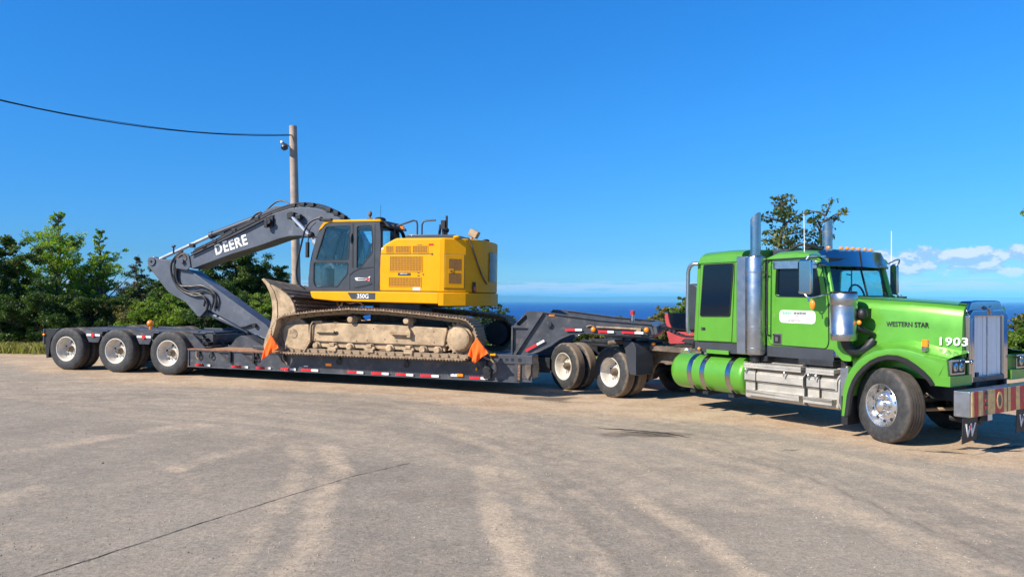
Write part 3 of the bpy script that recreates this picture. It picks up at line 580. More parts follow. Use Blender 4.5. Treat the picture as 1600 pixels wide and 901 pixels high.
# grass verge
rs = np.random.RandomState(9)
def grass(n, xf, yf, hmin, hmax, label, name='tall_grass', w=.012):
    x = xf(n); y = yf(n, x); z = gz(x, y) - .02; h = rs.uniform(hmin, hmax, n) * (.6 + .8 * vnoise(x, y, 1.2, 33)); a = rs.uniform(0, 6.28, n); ww = w * rs.uniform(.6, 1.6, n); bx = rs.normal(size=n) * .3 * h; by = rs.normal(size=n) * .3 * h
    ca, sa = np.cos(a) * ww, np.sin(a) * ww
    P = np.stack([np.stack([x - ca, y - sa, z], 1), np.stack([x + ca, y + sa, z], 1), np.stack([x + bx * .4 + ca * .6, y + by * .4 + sa * .6, z + h * .6], 1), np.stack([x + bx, y + by, z + h], 1)], 1).reshape(-1, 3).astype(np.float32)
    me = bpy.data.meshes.new(name); me.vertices.add(4 * n); me.vertices.foreach_set('co', P.ravel()); me.loops.add(4 * n); me.loops.foreach_set('vertex_index', np.arange(4 * n, dtype=np.int32))
    me.polygons.add(n); me.polygons.foreach_set('loop_start', np.arange(0, 4 * n, 4, dtype=np.int32)); me.polygons.foreach_set('loop_total', np.full(n, 4, np.int32)); me.update(calc_edges=True)
    at = me.attributes.new('tone', 'FLOAT', 'POINT'); at.data.foreach_set('value', np.repeat(np.clip(.25 + .6 * vnoise(x, y, 2.0, 44) + rs.normal(size=n) * .2, 0, 1), 4).astype(np.float32))
    me.materials.append(LF['grass']); o = bpy.data.objects.new(name, me); COL.objects.link(o); addprops(o, label, 'grass', kind='stuff')
grass(52000, lambda n: rs.uniform(-24, -7, n), lambda n, x: rs.uniform(0, 1, n) ** 1.3 * 4.2 + np.interp(x, [-24, -16, -9, 10], [23.4, 23.6, 22.5, 19.5]) + rs.normal(size=n) * .2, .12, .42, 'tall yellow green grass along the edge of the yard under the trees')
grass(16000, lambda n: rs.uniform(-7, 18, n), lambda n, x: rs.uniform(0, 1, n) * 4.2 + np.interp(x, [-9, 10, 40], [22.9, 19.9, 17.5]) + rs.normal(size=n) * .3, .10, .38, 'rough grass at the top of the slope behind the truck and trailer')

print('LEAVES', NL)

# ------------------------------------------------------------------ wheels
def tyre_prof(R, w, groove=.012):
    P = [(R * .555, .03), (R * .62, .012), (R * .74, 0), (R * .86, .006), (R * .93, .018), (R * .975, .035), (R * .995, .05)]
    n = 4; y0, y1 = .055, w - .055
    for k in range(n + 1):
        a = y0 + (y1 - y0) * k / (n + 1); b = y0 + (y1 - y0) * (k + 1) / (n + 1)
        P += [(R, a + .006), (R, b - .006)]
        if k < n: P += [(R - groove, b - .005), (R - groove, b + .005)]
    return P + [(R * .995, w - .05), (R * .975, w - .035), (R * .93, w - .018), (R * .74, w), (R * .555, w - .03)]
def dual_wheel(parent, x, y, z, R, far=False, dusty=False, name='wheel'):
    """outer + inner tyre; dish seen from outside (-y side); far wheels are mirrored"""
    g = G(); a = R * .565
    g.lathe([(a + .012, .035), (a + .012, .012), (a, .010), (a - .012, .02), (a - .02, .05), (a - .05, .12), (a - .055, .165), (a - .075, .19), (a - .15, .20), (.135, .185), (.12, .17), (.0, .17)], 40)
    for k in range(5):
        t = 2 * math.pi * k / 5 + .35; g.cyl(((a - .115) * math.cos(t), .198, (a - .115) * math.sin(t)), ((a - .115) * math.cos(t), .188, (a - .115) * math.sin(t)), .026, n=10, mi=1)
    for k in range(10):
        t = 2 * math.pi * k / 10; g.cyl((.145 * math.cos(t), .19, .145 * math.sin(t)), (.145 * math.cos(t), .158, .145 * math.sin(t)), .014, n=6)
    if far: g.v = [(p[0], -p[1], p[2]) for p in g.v]
    w = g.make(name, [rimm, black], parent, off=(0, 0, 0), loc=(x - OFF[0].x, y - OFF[0].y, z - OFF[0].z), ang=40)
    h = G(); h.lathe([(.0, .055), (.05, .055), (.062, .07), (.075, .10), (.085, .17)], 20)
    for k in range(6):
        t = k * 1.047; h.cyl((.045 * math.cos(t), .058, .045 * math.sin(t)), (.045 * math.cos(t), .046, .045 * math.sin(t)), .008, n=6)
    if far: h.v = [(p[0], -p[1], p[2]) for p in h.v]
    h.make('hub', darkmud, w, off=(0, 0, 0))
    for nm, y0 in (('tyre', 0), ('inner_tyre', .33)):
        t = G(); t.lathe([(r, q + y0) for r, q in tyre_prof(R, .275)], 72)
        if far: t.v = [(p[0], -p[1], p[2]) for p in t.v]
        t.make('tyre', tyred if dusty else tyre, w, off=(0, 0, 0), ang=30)
    return w

# ------------------------------------------------------------------ tractor truck
TM = frame(1.132, 16.57, 0, R_(57))
OFF[0] = Vector((4.2, 1.2, 0))
truck = empty('tractor_truck', TM, OFF[0], 'bright green conventional tractor truck with twin exhaust stacks and chrome grille', 'truck')
RT = .523
for x in (0, 1.6):
    dual_wheel(truck, x, 0, RT, RT, dusty=True); dual_wheel(truck, x, 2.4, RT, RT, far=True, dusty=True)
def steer(y, far):
    g = G(); s = -1 if far else 1; a = .30
    g.lathe([(a + .01, .05), (a + .012, .02), (a, .008), (a - .015, .015), (a - .03, .05), (a - .05, .085), (a - .075, .09), (.19, .055), (.15, .045), (.13, .045), (0, .045)], 44)
    for k in range(10):
        t = 2 * math.pi * k / 10 + .3; g.cyl((.222 * math.cos(t), .078, .222 * math.sin(t)), (.222 * math.cos(t), .066, .222 * math.sin(t)), .019, n=10, mi=1)
    w_ = G(); w_.v = g.v
    if far: g.v = [(p[0], -p[1], p[2]) for p in g.v]
    w = g.make('wheel', [alloy, black], truck, off=(0, 0, 0), loc=(7.36 - OFF[0].x, y - OFF[0].y, RT), ang=40)
    w.rotation_euler = (0, 0, R_(-19))
    h = G(); h.lathe([(0, -.055), (.04, -.05), (.065, -.035), (.085, -.02), (.09, .045)], 24)
    for k in range(10):
        t = 2 * math.pi * k / 10; h.cyl((.142 * math.cos(t), .045, .142 * math.sin(t)), (.142 * math.cos(t), .0, .142 * math.sin(t)), .021, .016, n=8)
    if far: h.v = [(p[0], -p[1], p[2]) for p in h.v]
    h.make('hub', alloy, w, off=(0, 0, 0))
    t = G(); t.lathe([(r, q - .01) for r, q in tyre_prof(RT + .005, .33, .014)], 80)
    if far: t.v = [(p[0], -p[1], p[2]) for p in t.v]
    t.make('tyre', tyremat_front, w, off=(0, 0, 0), ang=30)
tyremat_front = tyremat('front_tyre_rubber', .16)
steer(.06, False); steer(2.28, True)

g = G()                                                     # chassis rails
for y in (.76, 1.56): g.box(-.75, 8.3, y, y + .08, .74, 1.02)
for x in (-.7, .8, 2.3, 3.6, 5.2, 6.6, 8.2): g.box(x - .05, x + .05, .845, 1.555, .78, .98)
g.make('chassis_frame', blackm, truck, .006)
for x in (0, 1.6, 7.36):
    g = G(); g.cyl((x, .3, RT), (x, 2.1, RT), .075 if x < 5 else .06, n=12)
    if x < 5: g.ball((x, 1.2, RT), .22, sq=(1, .9, 1))
    g.make('axle', blackm, truck)
    for y in (.66, 1.74): g = G(); g.box(x - .45, x + .45, y - .04, y + .04, .62, .68); g.make('leaf_spring', blackm, truck)
g = G(); g.box(.25, 1.35, .62, 1.78, 1.05, 1.13); g.box(-.35, .25, .75, .95, 1.03, 1.08); g.box(-.35, .25, 1.45, 1.65, 1.03, 1.08); g.box(.3, 1.3, .55, 1.85, .98, 1.046)
g.make('fifth_wheel', blackm, truck, .02)
# deck plate, hose rack and quarter fenders behind the sleeper
g = G(); g.box(2.15, 3.72, .42, 1.98, 1.05, 1.09); g.box(2.15, 3.72, .40, .46, 1.0, 1.10); 
for k in range(9): g.box(2.25 + k * .16, 2.29 + k * .16, .48, 1.92, 1.092, 1.105)
g.make('deck_plate', darkmud, truck, .004)
qf_ = [(1.85, 1.10), (2.0, 1.17), (2.46, 1.19), (2.62, 1.12), (2.72, .98), (2.72, .53), (2.36, .50), (2.30, .62), (2.28, .85), (2.16, 1.0), (1.95, 1.07)]
g = G(); g.prism([(1.88, 1.13), (1.96, 1.18), (2.22, 1.19), (2.30, 1.15), (2.36, 1.04), (2.36, .52), (2.32, .51), (2.32, 1.02), (2.26, 1.12), (2.20, 1.15), (1.97, 1.14), (1.88, 1.10)], .04, .50); g.prism([(2.12, .62), (2.20, .52), (2.36, .52), (2.36, 1.04), (2.30, 1.15), (2.22, 1.18), (1.96, 1.16), (2.05, .98)], .03, .06)
q1 = g.make('quarter_fender', darkgrey, truck, .01); q1b = dup(q1, truck, loc=(0, 1.75, 0))
g = G(); g.tube([(1.25, .3, 1.10), (1.6, .3, 1.14), (1.9, .3, 1.12)], .05, 8); g.make('mud_guard_bracket', darkmud, truck)
# lift axle style bracket plate with arch
g = G(); arc = [(2.02, .35), (2.10, .37), (2.13, .50), (2.18, .62), (2.26, .70), (2.36, .745), (2.47, .74), (2.54, .71), (2.75, .74), (3.0, .76), (3.0, 1.0), (1.95, 1.0), (1.98, .6)]
g.prism(arc, .68, .74); g.make('suspension_bracket', darkmud, truck, .005)
g = G(); g.ball((2.45, .42, 1.13), .035, sq=(1.3, 1, .9)); g.make('marker_light', lens_a, truck)
g = G(); g.ball((3.93, .12, 1.13), .03); g.make('marker_light', lens_a, truck)
g = G(); g.ball((1.42, .55, 1.2), .04, sq=(1, 1, .7)); g.make('tail_light', lens_r, truck)
# hoses to the trailer
g = G()
for k in range(3): g.tube([(3.7, 1.0 + k * .1, 1.7), (3.2, 1.0 + k * .1, 1.35), (2.6, 1.05 + k * .06, 1.28), (1.9, 1.05 + k * .08, 1.5)], .016, 6)
g.tube([(3.72, .5, 1.1), (3.66, .45, 1.30), (3.55, .42, 1.25), (3.5, .42, 1.08)], .022, 6, mi=0)
g.make('air_hose', black, truck)

# fuel tank
g = G(); c = (0, .345, .70); prof = [(0, 3.27), (.18, 3.275), (.29, 3.30), (.322, 3.35), (.325, 3.42), (.325, 4.88), (.322, 4.93), (.28, 4.97), (0, 4.99)]
g.lathe(prof, 40, c=c, ax='x'); tank = g.make('fuel_tank', green, truck, ang=50)
for x in (3.78, 4.08, 4.66):
    s = G(); s.lathe([(.327, x - .055), (.335, x - .05), (.335, x + .05), (.327, x + .055)], 40, c=c, ax='x'); s.make('tank_strap', stackm, tank, ang=30)
    s = G(); s.box(x - .06, x + .06, .12, .75, .33, .38); s.box(x - .06, x + .06, .60, .75, .35, 1.0); s.make('tank_bracket', blackm, tank)
s = G(); s.tube([(3.5, .34, 1.02), (3.46, .32, 1.08), (3.40, .30, 1.07), (3.36, .30, 1.0)], .014, 6); s.cyl((3.9, .34, 1.02), (3.9, .34, 1.06), .05); s.make('filler_cap', chromed, tank)
t2 = dup(tank, truck, loc=(0, 1.71, 0))

# step / battery boxes, aluminium
def boxside(x0, x1, nm):
    g = G(); g.prism([(x0, .50), (x0 + .03, .39), (x1, .39), (x1, .90), (x0 + .10, .90), (x0, .82)], .045, .55); b = g.make(nm, alu, truck, .008)
    return b
g = G(); pro = [(.02, .80), (.02, .66), (.055, .645), (.055, .40), (.10, .37), (.6, .37), (.6, .98), (.22, .98)]
g.prism([(p[0], p[1]) for p in pro], 5.02, 6.14, 'x'); b1 = g.make('step_box', alu, truck, .008)
g = G(); g.prism([(p[0], p[1]) for p in pro], 6.20, 6.72, 'x'); b2 = g.make('tool_box', alu, truck, .008)
for b, x0, x1 in ((b1, 5.02, 6.14), (b2, 6.20, 6.70)):
    g = G(); g.box(x0 + .02, x1 - .01, -.02, .20, .915, .965); g.box(x0 + .02, x1 - .01, -.02, .0, .885, .93)
    for k in range(int((x1 - x0) / .05)): g.box(x0 + .03 + k * .05, x0 + .05 + k * .05, -.015, .19, .966, .972)
    g.make('step_tread', alu, b, .004)
    g = G(); g.box(x0 + (.10 if x0 < 6 else 0), x1 - .02, -.05, .12, .475, .525); g.box(x0 + (.10 if x0 < 6 else 0), x1 - .02, -.05, -.035, .44, .525)
    for k in range(int((x1 - x0) / .05) - 2): g.box(x0 + .12 + k * .05, x0 + .14 + k * .05, -.045, .11, .526, .531)
    g.make('lower_step', alu, b, .004)
    g = G(); g.box(x0 + .01, x1 - .01, .012, .03, .668, .682); g.box(x0 + .23, x0 + .245, .012, .05, .50, .88); g.make('lid_seam', blackm, b)
    g = G(); g.tube([(x1 - .3, -.0, .88), (x1 - .3, -.03, .86), (x1 - .31, -.03, .80)], .014, 6); g.make('latch', chromed, b); g = G(); g.tube([(x0 + .05, .03, .88), (x0 + .05, -.0, .86), (x0 + .05, -.0, .80)], .014, 6); g.make('latch', chromed, b)
g = G(); g.prism([(.0, .5), (.06, .39), (.55, .39), (.55, 1.0), (.22, 1.02), (.02, .8)], 6.74, 6.765, 'x'); g.make('box_end_plate', alu, truck, .003)
g = G(); g.prism([(6.77, 1.0), (6.90, 1.02), (6.87, .36), (6.80, .30), (6.77, .45)], .02, .5); g.make('splash_plate', steel, truck, .004)
g = G(); g.box(5.3, 6.7, .3, .75, .98, 1.08); g.box(6.0, 6.6, .1, .5, 1.0, 1.09); g.make('under_cab_frame', blackm, truck, .01)

# sleeper
YS0, YS1 = .15, 2.25
def shell(poly, y0, y1, r, name, mat, parent, bev=.05, n=3):
    g = G(); g.prism(poly, y0, y1); return g.make(name, mat, parent, bev, 4)
slp = fillet([(3.78, 1.10), (4.86, 1.10), (4.86, 2.83), (3.98, 2.87), (3.90, 2.82), (3.82, 2.6)], .05)
sl = shell([(3.76, 1.26), (4.84, 1.26), (4.84, 2.66), (3.86, 2.66)], YS0, YS1, 0, 'sleeper', green, truck, .03)
g = G(); rows = []
for k in range(13):                                        # rounded roof cap
    a = math.pi * k / 12; yy = 1.2 - 1.05 * math.copysign(abs(math.cos(a)) ** .35, math.cos(a)); zz = 2.665 + .215 * abs(math.sin(a)) ** .45
    zz2 = zz
    rows.append([(3.86, yy, 2.665), (3.86 + .10 * (zz - 2.665) / .2, yy, zz - .02), (3.97, yy, zz), (4.5, yy, zz + .012 * (k not in (0, 12))), (4.86, yy, zz), (4.86, yy, 2.665)])
g.grid(rows); g.make('roof', green, sl, ang=30)
g = G(); g.box(3.78, 4.85, YS0 + .012, YS1 - .012, 2.650, 2.672); g.make('roof_seam', black, sl)
g = G(); g.box(3.78, 4.9, YS0 + .02, YS1 - .02, 1.08, 1.255); g.make('sill_panel', darkgrey, sl, .005)
g = G(); g.box(4.1, 4.6, .12, .145, 1.06, 1.13); g.make('lower_trim', green, sl, .004)
dr = [(3.87, 1.275), (4.645, 1.285), (4.715, 2.635), (3.95, 2.635)]
g = G(); g.prism(grow(dr, .009), .147, .16); g.make('door_seal', black, sl)
g = G(); g.prism(dr, .141, .158); sd = g.make('sleeper_door', green, sl, .004)
sw = [(3.955, 1.725), (4.61, 1.735), (4.69, 2.625), (4.04, 2.625)]
g = G(); g.plate(grow(fillet(sw, .03), .016), [grow(fillet(sw, .03), -.002)], .126, .142); g.make('window_gasket', black, sl)
g = G(); g.prism(fillet(sw, .03), .130, .142); g.make('sleeper_window', blackglass, sl, .003)
g = G(); g.prism([(4.66, 1.28), (4.84, 1.28), (4.84, 2.65), (4.76, 2.65)], .139, .152); g.make('corner_trim', green, sl, .012)
g = G(); g.box(3.965, 4.06, .132, .15, 1.465, 1.515, 1); g.box(3.975, 4.0, .128, .14, 1.475, 1.505, 0); g.make('door_handle', [chrome, black], sl, .003)
g = G(); g.tube([(3.93, .10, 2.655), (3.82, .07, 2.65), (3.735, .06, 2.55), (3.72, .06, 2.3), (3.71, .06, 1.5), (3.74, .1, 1.42)], .035, 12); g.make('grab_pipe', steel, truck)
g = G(); g.tube([(3.93, 2.30, 2.655), (3.82, 2.33, 2.65), (3.735, 2.34, 2.55), (3.71, 2.34, 1.5), (3.74, 2.3, 1.42)], .035, 12); g.make('grab_pipe', steel, truck)

# exhausts
def stack(y, far):
    g = G(); s = -1 if far else 1
    g.cyl((5.22, y, 2.70), (5.22, y, 3.33), .085, n=28, cap=False)
    n = 28; vs = []
    for k in range(n):
        a = 2 * math.pi * k / n; vs.append((5.22 + .085 * math.cos(a), y + .085 * math.sin(a), 3.33))
    for k in range(n):
        a = 2 * math.pi * k / n; vs.append((5.22 + .085 * math.cos(a), y + .085 * math.sin(a), 3.37 + .075 * math.cos(a)))
    g.add(vs, [(k, (k + 1) % n, n + (k + 1) % n, n + k) for k in range(n)])
    g.cyl((5.22, y, 2.70), (5.22, y, 2.76), .098, n=28)
    p = g.make('exhaust_stack', stackm, truck, ang=50)
    m = G(); m.lathe([(0, 1.085), (.09, 1.09), (.155, 1.11), (.163, 1.15), (.163, 2.68), (.155, 2.71), (.09, 2.735), (0, 2.735)], 36, c=(5.215, y, 0), ax='z'); q = m.make('muffler', steel, p, ang=50)
    for z in (1.20, 1.55, 2.45): b = G(); b.lathe([(.163, z), (.168, z + .003), (.168, z + .022), (.163, z + .025)], 36, c=(5.215, y, 0), ax='z'); b.make('clamp_band', steel, p)
    m = G(); y2 = y - .06 * s; m.box(4.87, 5.10, min(y2, y2 + .16 * s), max(y2, y2 + .16 * s), 1.10, 2.735); m.make('heat_shield', steel, p, .015)
stack(.06, False); stack(2.02, True)
g = G(); g.box(5.06, 5.42, .1, .7, 1.0, 1.09); g.cyl((5.22, .06, .98), (5.22, .06, 1.09), .08, n=16); g.make('exhaust_bracket', blackm, truck, .01)
for y in (.04, 2.36):
    g = G(); g.tube([(5.46, y + .1, 2.66), (5.47, y, 2.60), (5.47, y, 2.4), (5.46, y, 1.6), (5.46, y, 1.45), (5.46, y + .08, 1.42)], .014, 8, smooth=False); g.tube([(5.47, y, 2.45), (5.36, y + .02, 2.47)], .012, 6); g.make('grab_handle', chromed if y > 1 else blackm, truck)
g = G(); g.box(4.87, 5.40, .24, 2.16, 1.2, 2.63); g.make('cab_sleeper_bellows', black, truck, .02)

# cab
cab_side = fillet([(5.36, 1.26), (6.56, 1.26), (6.72, 1.10), (6.86, 1.10), (6.86, 1.55), (6.62, 2.06), (6.50, 2.08), (6.36, 2.62), (6.30, 2.66), (5.38, 2.66)], .03)
dw = fillet([(5.555, 2.07), (6.36, 2.05), (6.345, 2.2), (6.29, 2.50), (5.575, 2.52)], .05)
g = G(); g.plate(cab_side, [dw], .155, .20); cab = g.make('cab', green, truck, .006)
g = G(); g.plate([(x - .12 if x > 5.9 else x, z) for x, z in cab_side], [[(x - .12, z) for x, z in dw]], 2.04, 2.085); g.make('cab_side', green, cab, .006)
g = G(); g.box(5.36, 5.40, .2, 2.04, 1.26, 2.66); g.box(5.4, 6.70, .2, 2.04, 1.24, 1.30); g.box(6.5, 6.72, .2, 2.04, 1.28, 1.98); g.make('cab_wall', creamy, cab)
g = G(); rows = []
for k in range(15):
    a = math.pi * k / 14; yy = 1.12 - .965 * math.copysign(abs(math.cos(a)) ** .35, math.cos(a)); s = abs(math.sin(a)) ** .5
    rows.append([(5.36, yy, 2.66), (5.36, yy, 2.665 + .05 * s), (5.55, yy, 2.67 + .135 * s), (5.9, yy, 2.67 + .14 * s), (6.16, yy, 2.66 + .10 * s), (6.28, yy, 2.64 + .06 * s), (6.32, yy, 2.60)])
g.grid(rows); g.grid([[(p[0][0], p[0][1], p[0][2]), (p[-1][0], p[-1][1], p[-1][2])] for p in rows]); g.make('roof', green, cab, ang=30)
g = G(); g.box(5.35, 6.30, .135, .16, 2.652, 2.672); g.make('drip_rail', black, cab)
# windscreen frame
def yz_quad(pts, x_off, t, mat, name, parent, holes=None):
    pass
gf = G()
B0 = Vector((6.50, .25, 2.05)); B1 = Vector((6.36, 2.03, 2.05)); T0 = Vector((6.36, .29, 2.62)); T1 = Vector((6.22, 2.0, 2.62)); MB_ = Vector((6.53, 1.12, 2.05)); MT_ = Vector((6.38, 1.12, 2.62))
for a, b, r in ((B0, T0, .036), (B1, T1, .036)): gf = G(); gf.tube([a, b], r, 8, smooth=False); gf.make('windscreen_pillar', green, cab)
g = G(); g.tube([MB_, MT_], .016, 6, smooth=False); g.tube([B0, MB_, B1], .025, 6, smooth=False); g.tube([T0, MT_, T1], .05, 6, smooth=False); g.make('windscreen_seal', black, cab)
for a, b, c, d in ((B0, MB_, MT_, T0), (MB_, B1, T1, MT_)):
    g = G(); g.add([a, b, c, d], [(0, 1, 2, 3)]); g.make('windscreen', glass2, cab, fix=False)
g = G(); g.prism(grow(dw, -.002), .175, .181); g.make('door_window', blackglass, cab)
g = G(); g.prism([(x - .12, z) for x, z in grow(dw, -.002)], 2.055, 2.061); g.make('door_window', glass2, cab)
g = G(); g.box(6.10, 6.44, .25, 2.0, 1.75, 2.05); g.make('dashboard', black, cab, .05)
for y in (.66, 1.58):
    g = G(); g.box(5.5, 6.0, y - .25, y + .25, 1.3, 1.75); g.box(5.46, 5.62, y - .24, y + .24, 1.7, 2.32); g.box(5.47, 5.57, y - .13, y + .13, 2.32, 2.46); g.make('seat', black, cab, .05)
g = G()
sw_ = [(6.06 + .10 * math.cos(t) * -.35, 1.58 + .22 * math.sin(t), 2.06 + .20 * math.cos(t)) for t in [k * math.pi / 12 for k in range(25)]]
g.tube(sw_, .016, 6, smooth=False); g.tube([(6.07, 1.37, 2.05), (6.07, 1.80, 2.05)], .014, 5, smooth=False); g.tube([(6.06, 1.58, 2.05), (6.3, 1.58, 1.9)], .025, 6, smooth=False); g.make('steering_wheel', black, cab)
door = fillet([(5.43, 1.285), (6.46, 1.27), (6.495, 1.36), (6.49, 1.96), (6.445, 2.2), (6.36, 2.615), (5.50, 2.63), (5.44, 2.52), (5.405, 2.3), (5.405, 1.45)], .06)
g = G(); g.plate(grow(door, .010), [grow(dw, .02)], .146, .156); g.make('door_seal', black, cab)
g = G(); g.plate(door, [dw], .138, .150); dg_ = g.make('door', green, cab, .004)
g = G(); g.plate(grow(dw, .014), [dw], .134, .141); g.make('window_gasket', black, cab)
g = G(); g.prism(fillet([(5.50, 2.51), (6.32, 2.49), (6.30, 2.61), (5.52, 2.635)], .03), .122, .137); g.make('window_visor', chromed, cab, .004)
g = G(); g.box(5.505, 5.675, .128, .142, 1.285, 1.465); g.box(5.525, 5.655, .124, .13, 1.305, 1.445, 1); g.box(5.56, 5.61, .115, .126, 1.34, 1.41, 0); g.make('door_handle', [chrome, black], cab, .004)
g = G(); g.box(5.36, 6.58, .150, .17, 1.085, 1.258); g.make('sill_panel', darkgrey, cab, .004)
for x in (5.45, 5.8, 6.3): g = G(); g.cyl((x, .151, 1.17), (x, .143, 1.17), .008, n=8); g.make('bolt', chrome, cab)
# sticker on the door
g = G(); g.prism(fillet([(5.63, 1.645), (6.28, 1.635), (6.28, 1.835), (5.63, 1.845)], .07, 5), .134, .1385); stk = g.make('door_sticker', white, cab)
grn = pm('sticker_green_print', (.12, .42, .25), .6); pnk = pm('sticker_red_print', (.75, .25, .28), .6); drk = pm('sticker_dark_print', (.08, .10, .12), .6)
rr = random.Random(4)
def scribble(x0, x1, z, h, mat):
    g = G(); x = x0
    while x < x1:
        w = rr.uniform(.006, .022); g.box(x, min(x + w, x1), .1315, .1345, z - h * .15, z + h * rr.uniform(.85, 1.15)); x += w + rr.uniform(.003, .008)
    g.make('print_line', mat, stk)
scribble(5.67, 5.86, 1.790, .030, grn); scribble(5.67, 5.85, 1.770, .012, grn); scribble(5.89, 6.12, 1.782, .034, drk); scribble(5.92, 6.12, 1.757, .006, drk)
scribble(5.78, 5.98, 1.738, .014, pnk); scribble(5.80, 6.0, 1.690, .008, drk); scribble(5.76, 5.90, 1.670, .012, drk); scribble(5.91, 6.03, 1.672, .014, pnk); scribble(6.16, 6.20, 1.668, .012, drk)
# sun visor and roof lights
g = G(); n = 9; rows = []
for k in range(n):
    t = k / (n - 1); yl = .04 + 2.0 * t; yt = .42 + 1.54 * t; b = .10 * math.sin(math.pi * t)
    rows.append([(6.20 + b, yt, 2.78), (6.25 + b, yt, 2.795), (6.42 - .08 * t + b, yl, 2.53), (6.405 - .08 * t + b, yl, 2.518), (6.22 + b, yt, 2.73)])
g.grid(rows)
for e_, yb in ((rows[0], .16), (rows[-1], 2.0)): g.add([e_[1], e_[2], (6.12, yb, 2.56), (6.12, e_[1][1], 2.77)], [(0, 1, 2, 3)])
vs_ = g.make('sun_visor', chrome, truck, ang=30)
g = G(); g.tube([(6.357, 1.19, 2.798), (6.487, 1.04, 2.532)], .007, 5, smooth=False); g.make('visor_seam', black, vs_)
for y in (.50, .77, .91, 1.05, 1.21, 1.40, 1.60):
    g = G(); b = .10 * math.sin(math.pi * (y - .3) / 1.7); g.ball((6.22 + b, y, 2.825), .030, sq=(1.2, 1, .9)); g.box(6.16 + b, 6.26 + b, y - .04, y + .04, 2.78, 2.805, 1); g.make('roof_marker_light', [lens_a, chrome], truck)
g = G(); g.box(5.5, 5.75, .9, 1.15, 2.8, 2.90); g.box(5.6, 5.62, .95, 1.1, 2.78, 2.94); g.tube([(5.35, .7, 2.80), (5.6, .75, 2.93), (5.85, .95, 2.84)], .03, 8); g.make('roof_air_horn', black, truck, .01)
g = G(); g.box(4.9, 5.3, .9, 1.5, 2.62, 2.88); g.make('roof_fairing_box', darkgrey, truck, .03)
g = G(); g.box(6.1, 6.35, .13, .3, 2.665, 2.69); g.make('antenna_mount', chromed, truck, .004)
g = G(); g.cyl((6.0, .26, 2.66), (5.99, .26, 3.36), .008, .004, n=6); g.make('antenna', white, truck)
g = G(); g.cyl((6.22, 2.33, 2.4), (6.22, 2.33, 3.18), .009, .005, n=6); g.make('antenna', white, truck)

# mirrors
def mirror(y, far):
    s = -1 if far else 1; xr = 6.36 if far else 6.46
    g = G(); g.prism(fillet([(6.22, 2.10), (xr, 2.09), (xr, 2.61), (6.23, 2.62)], .05, 4), y - .03, y + .03)
    m = g.make('mirror', chrome, truck, .028, 4)
    g = G(); g.tube([(6.36, y, 2.61), (6.40, y + .05 * s, 2.68), (6.44, y + .25 * s, 2.66), (6.43, y + .42 * s, 2.60)], .013, 7); g.make('mirror_arm', chromed, m); g = G(); g.tube([(6.33, y, 2.10), (6.40, y + .02 * s, 2.04), (6.52, y + .2 * s, 2.08), (6.60, y + .36 * s, 2.09)], .013, 7)
    g.tube([(6.39, y, 2.04), (6.40, y, 1.98)], .012, 6, smooth=False); g.make('mirror_arm', chromed, m)
    g = G(); g.ball((6.47, y - .01, 1.935), .055, sq=(.8, .6, 1.35)); g.make('indicator', lens_a, m)
    g = G(); g.box(6.235, 6.25, y - .035, y + .035, 2.14, 2.58); g.make('mirror_glass', blackglass, m)
mirror(-.20, False); mirror(2.30, True)

# air cleaner
g = G(); c = (6.82, .03, 0)
g.lathe([(0, 2.13), (.17, 2.13), (.185, 2.12), (.185, 2.10)], 40, c=c, ax='z', mi=1)
g.lathe([(.183, 2.10), (.190, 2.09), (.190, 1.95), (.183, 1.94), (.183, 1.925), (.188, 1.92), (.188, 1.52), (.192, 1.515), (.192, 1.50), (.187, 1.495), (.185, 1.43), (.17, 1.41), (0, 1.41)], 40, c=c, ax='z')
g.make('air_cleaner', [steel, black], truck, ang=40)
g = G(); g.tube([(6.82, .08, 1.42), (6.84, .1, 1.33), (6.92, .16, 1.24), (7.02, .28, 1.30), (7.08, .36, 1.42)], .075, 12); g.tube([(6.97, .1, 1.62), (7.06, .18, 1.56), (7.1, .32, 1.5)], .04, 8); g.ball((7.05, .13, 1.80), .09, sq=(.8, .8, 1)); g.box(6.98, 7.05, .15, .38, 1.74, 1.88); g.make('intake_elbow', black, truck)
g = G(); g.ball((7.05, .05, 1.68), .035, sq=(1, .7, 1)); g.make('intake_clamp', lens_a, truck)

# hood
HC = 1.12
st = [(6.78, .78, 2.035, .96), (7.1, .77, 2.02, .95), (7.5, .745, 1.998, .93), (7.9, .705, 1.968, .91), (8.15, .655, 1.942, .90), (8.25, .63, 1.93, .90)]
g = G(); rows = []
for x, hw, zt, zb in st:
    sec = [(-hw - .02, zb), (-hw - .015, zb + .25), (-hw, zt - .35), (-hw + .012, zt - .16), (-hw + .035, zt - .07), (-hw + .085, zt - .02), (-hw + .2, zt + .0), (-hw * .4, zt + .012), (0, zt + .016)]
    full = sec + [(-a, b) for a, b in reversed(sec[:-1])]
    rows.append([(x, HC + a, b) for a, b in full])
g.grid(rows); n = len(rows[0])
g.add(rows[0] , [tuple(range(n))]); g.add(rows[-1], [tuple(range(n))])
hood = g.make('hood', green, truck, ang=50)
g = G()
rr_ = [[(x + .001, HC + s * (hw - .10), zt + .013), (x + .001, HC + s * (hw - .13), zt + .022), (x + .001, HC + s * (hw - .16), zt + .013)] for s in (-1,) for x, hw, zt, zb in st]
g.grid(rr_); g.make('hood_ridge', green, hood)
g = G(); g.cyl((7.02, HC + .1, 2.03), (7.02, HC + .1, 2.06), .07, n=16); g.make('hood_cap', black, hood)
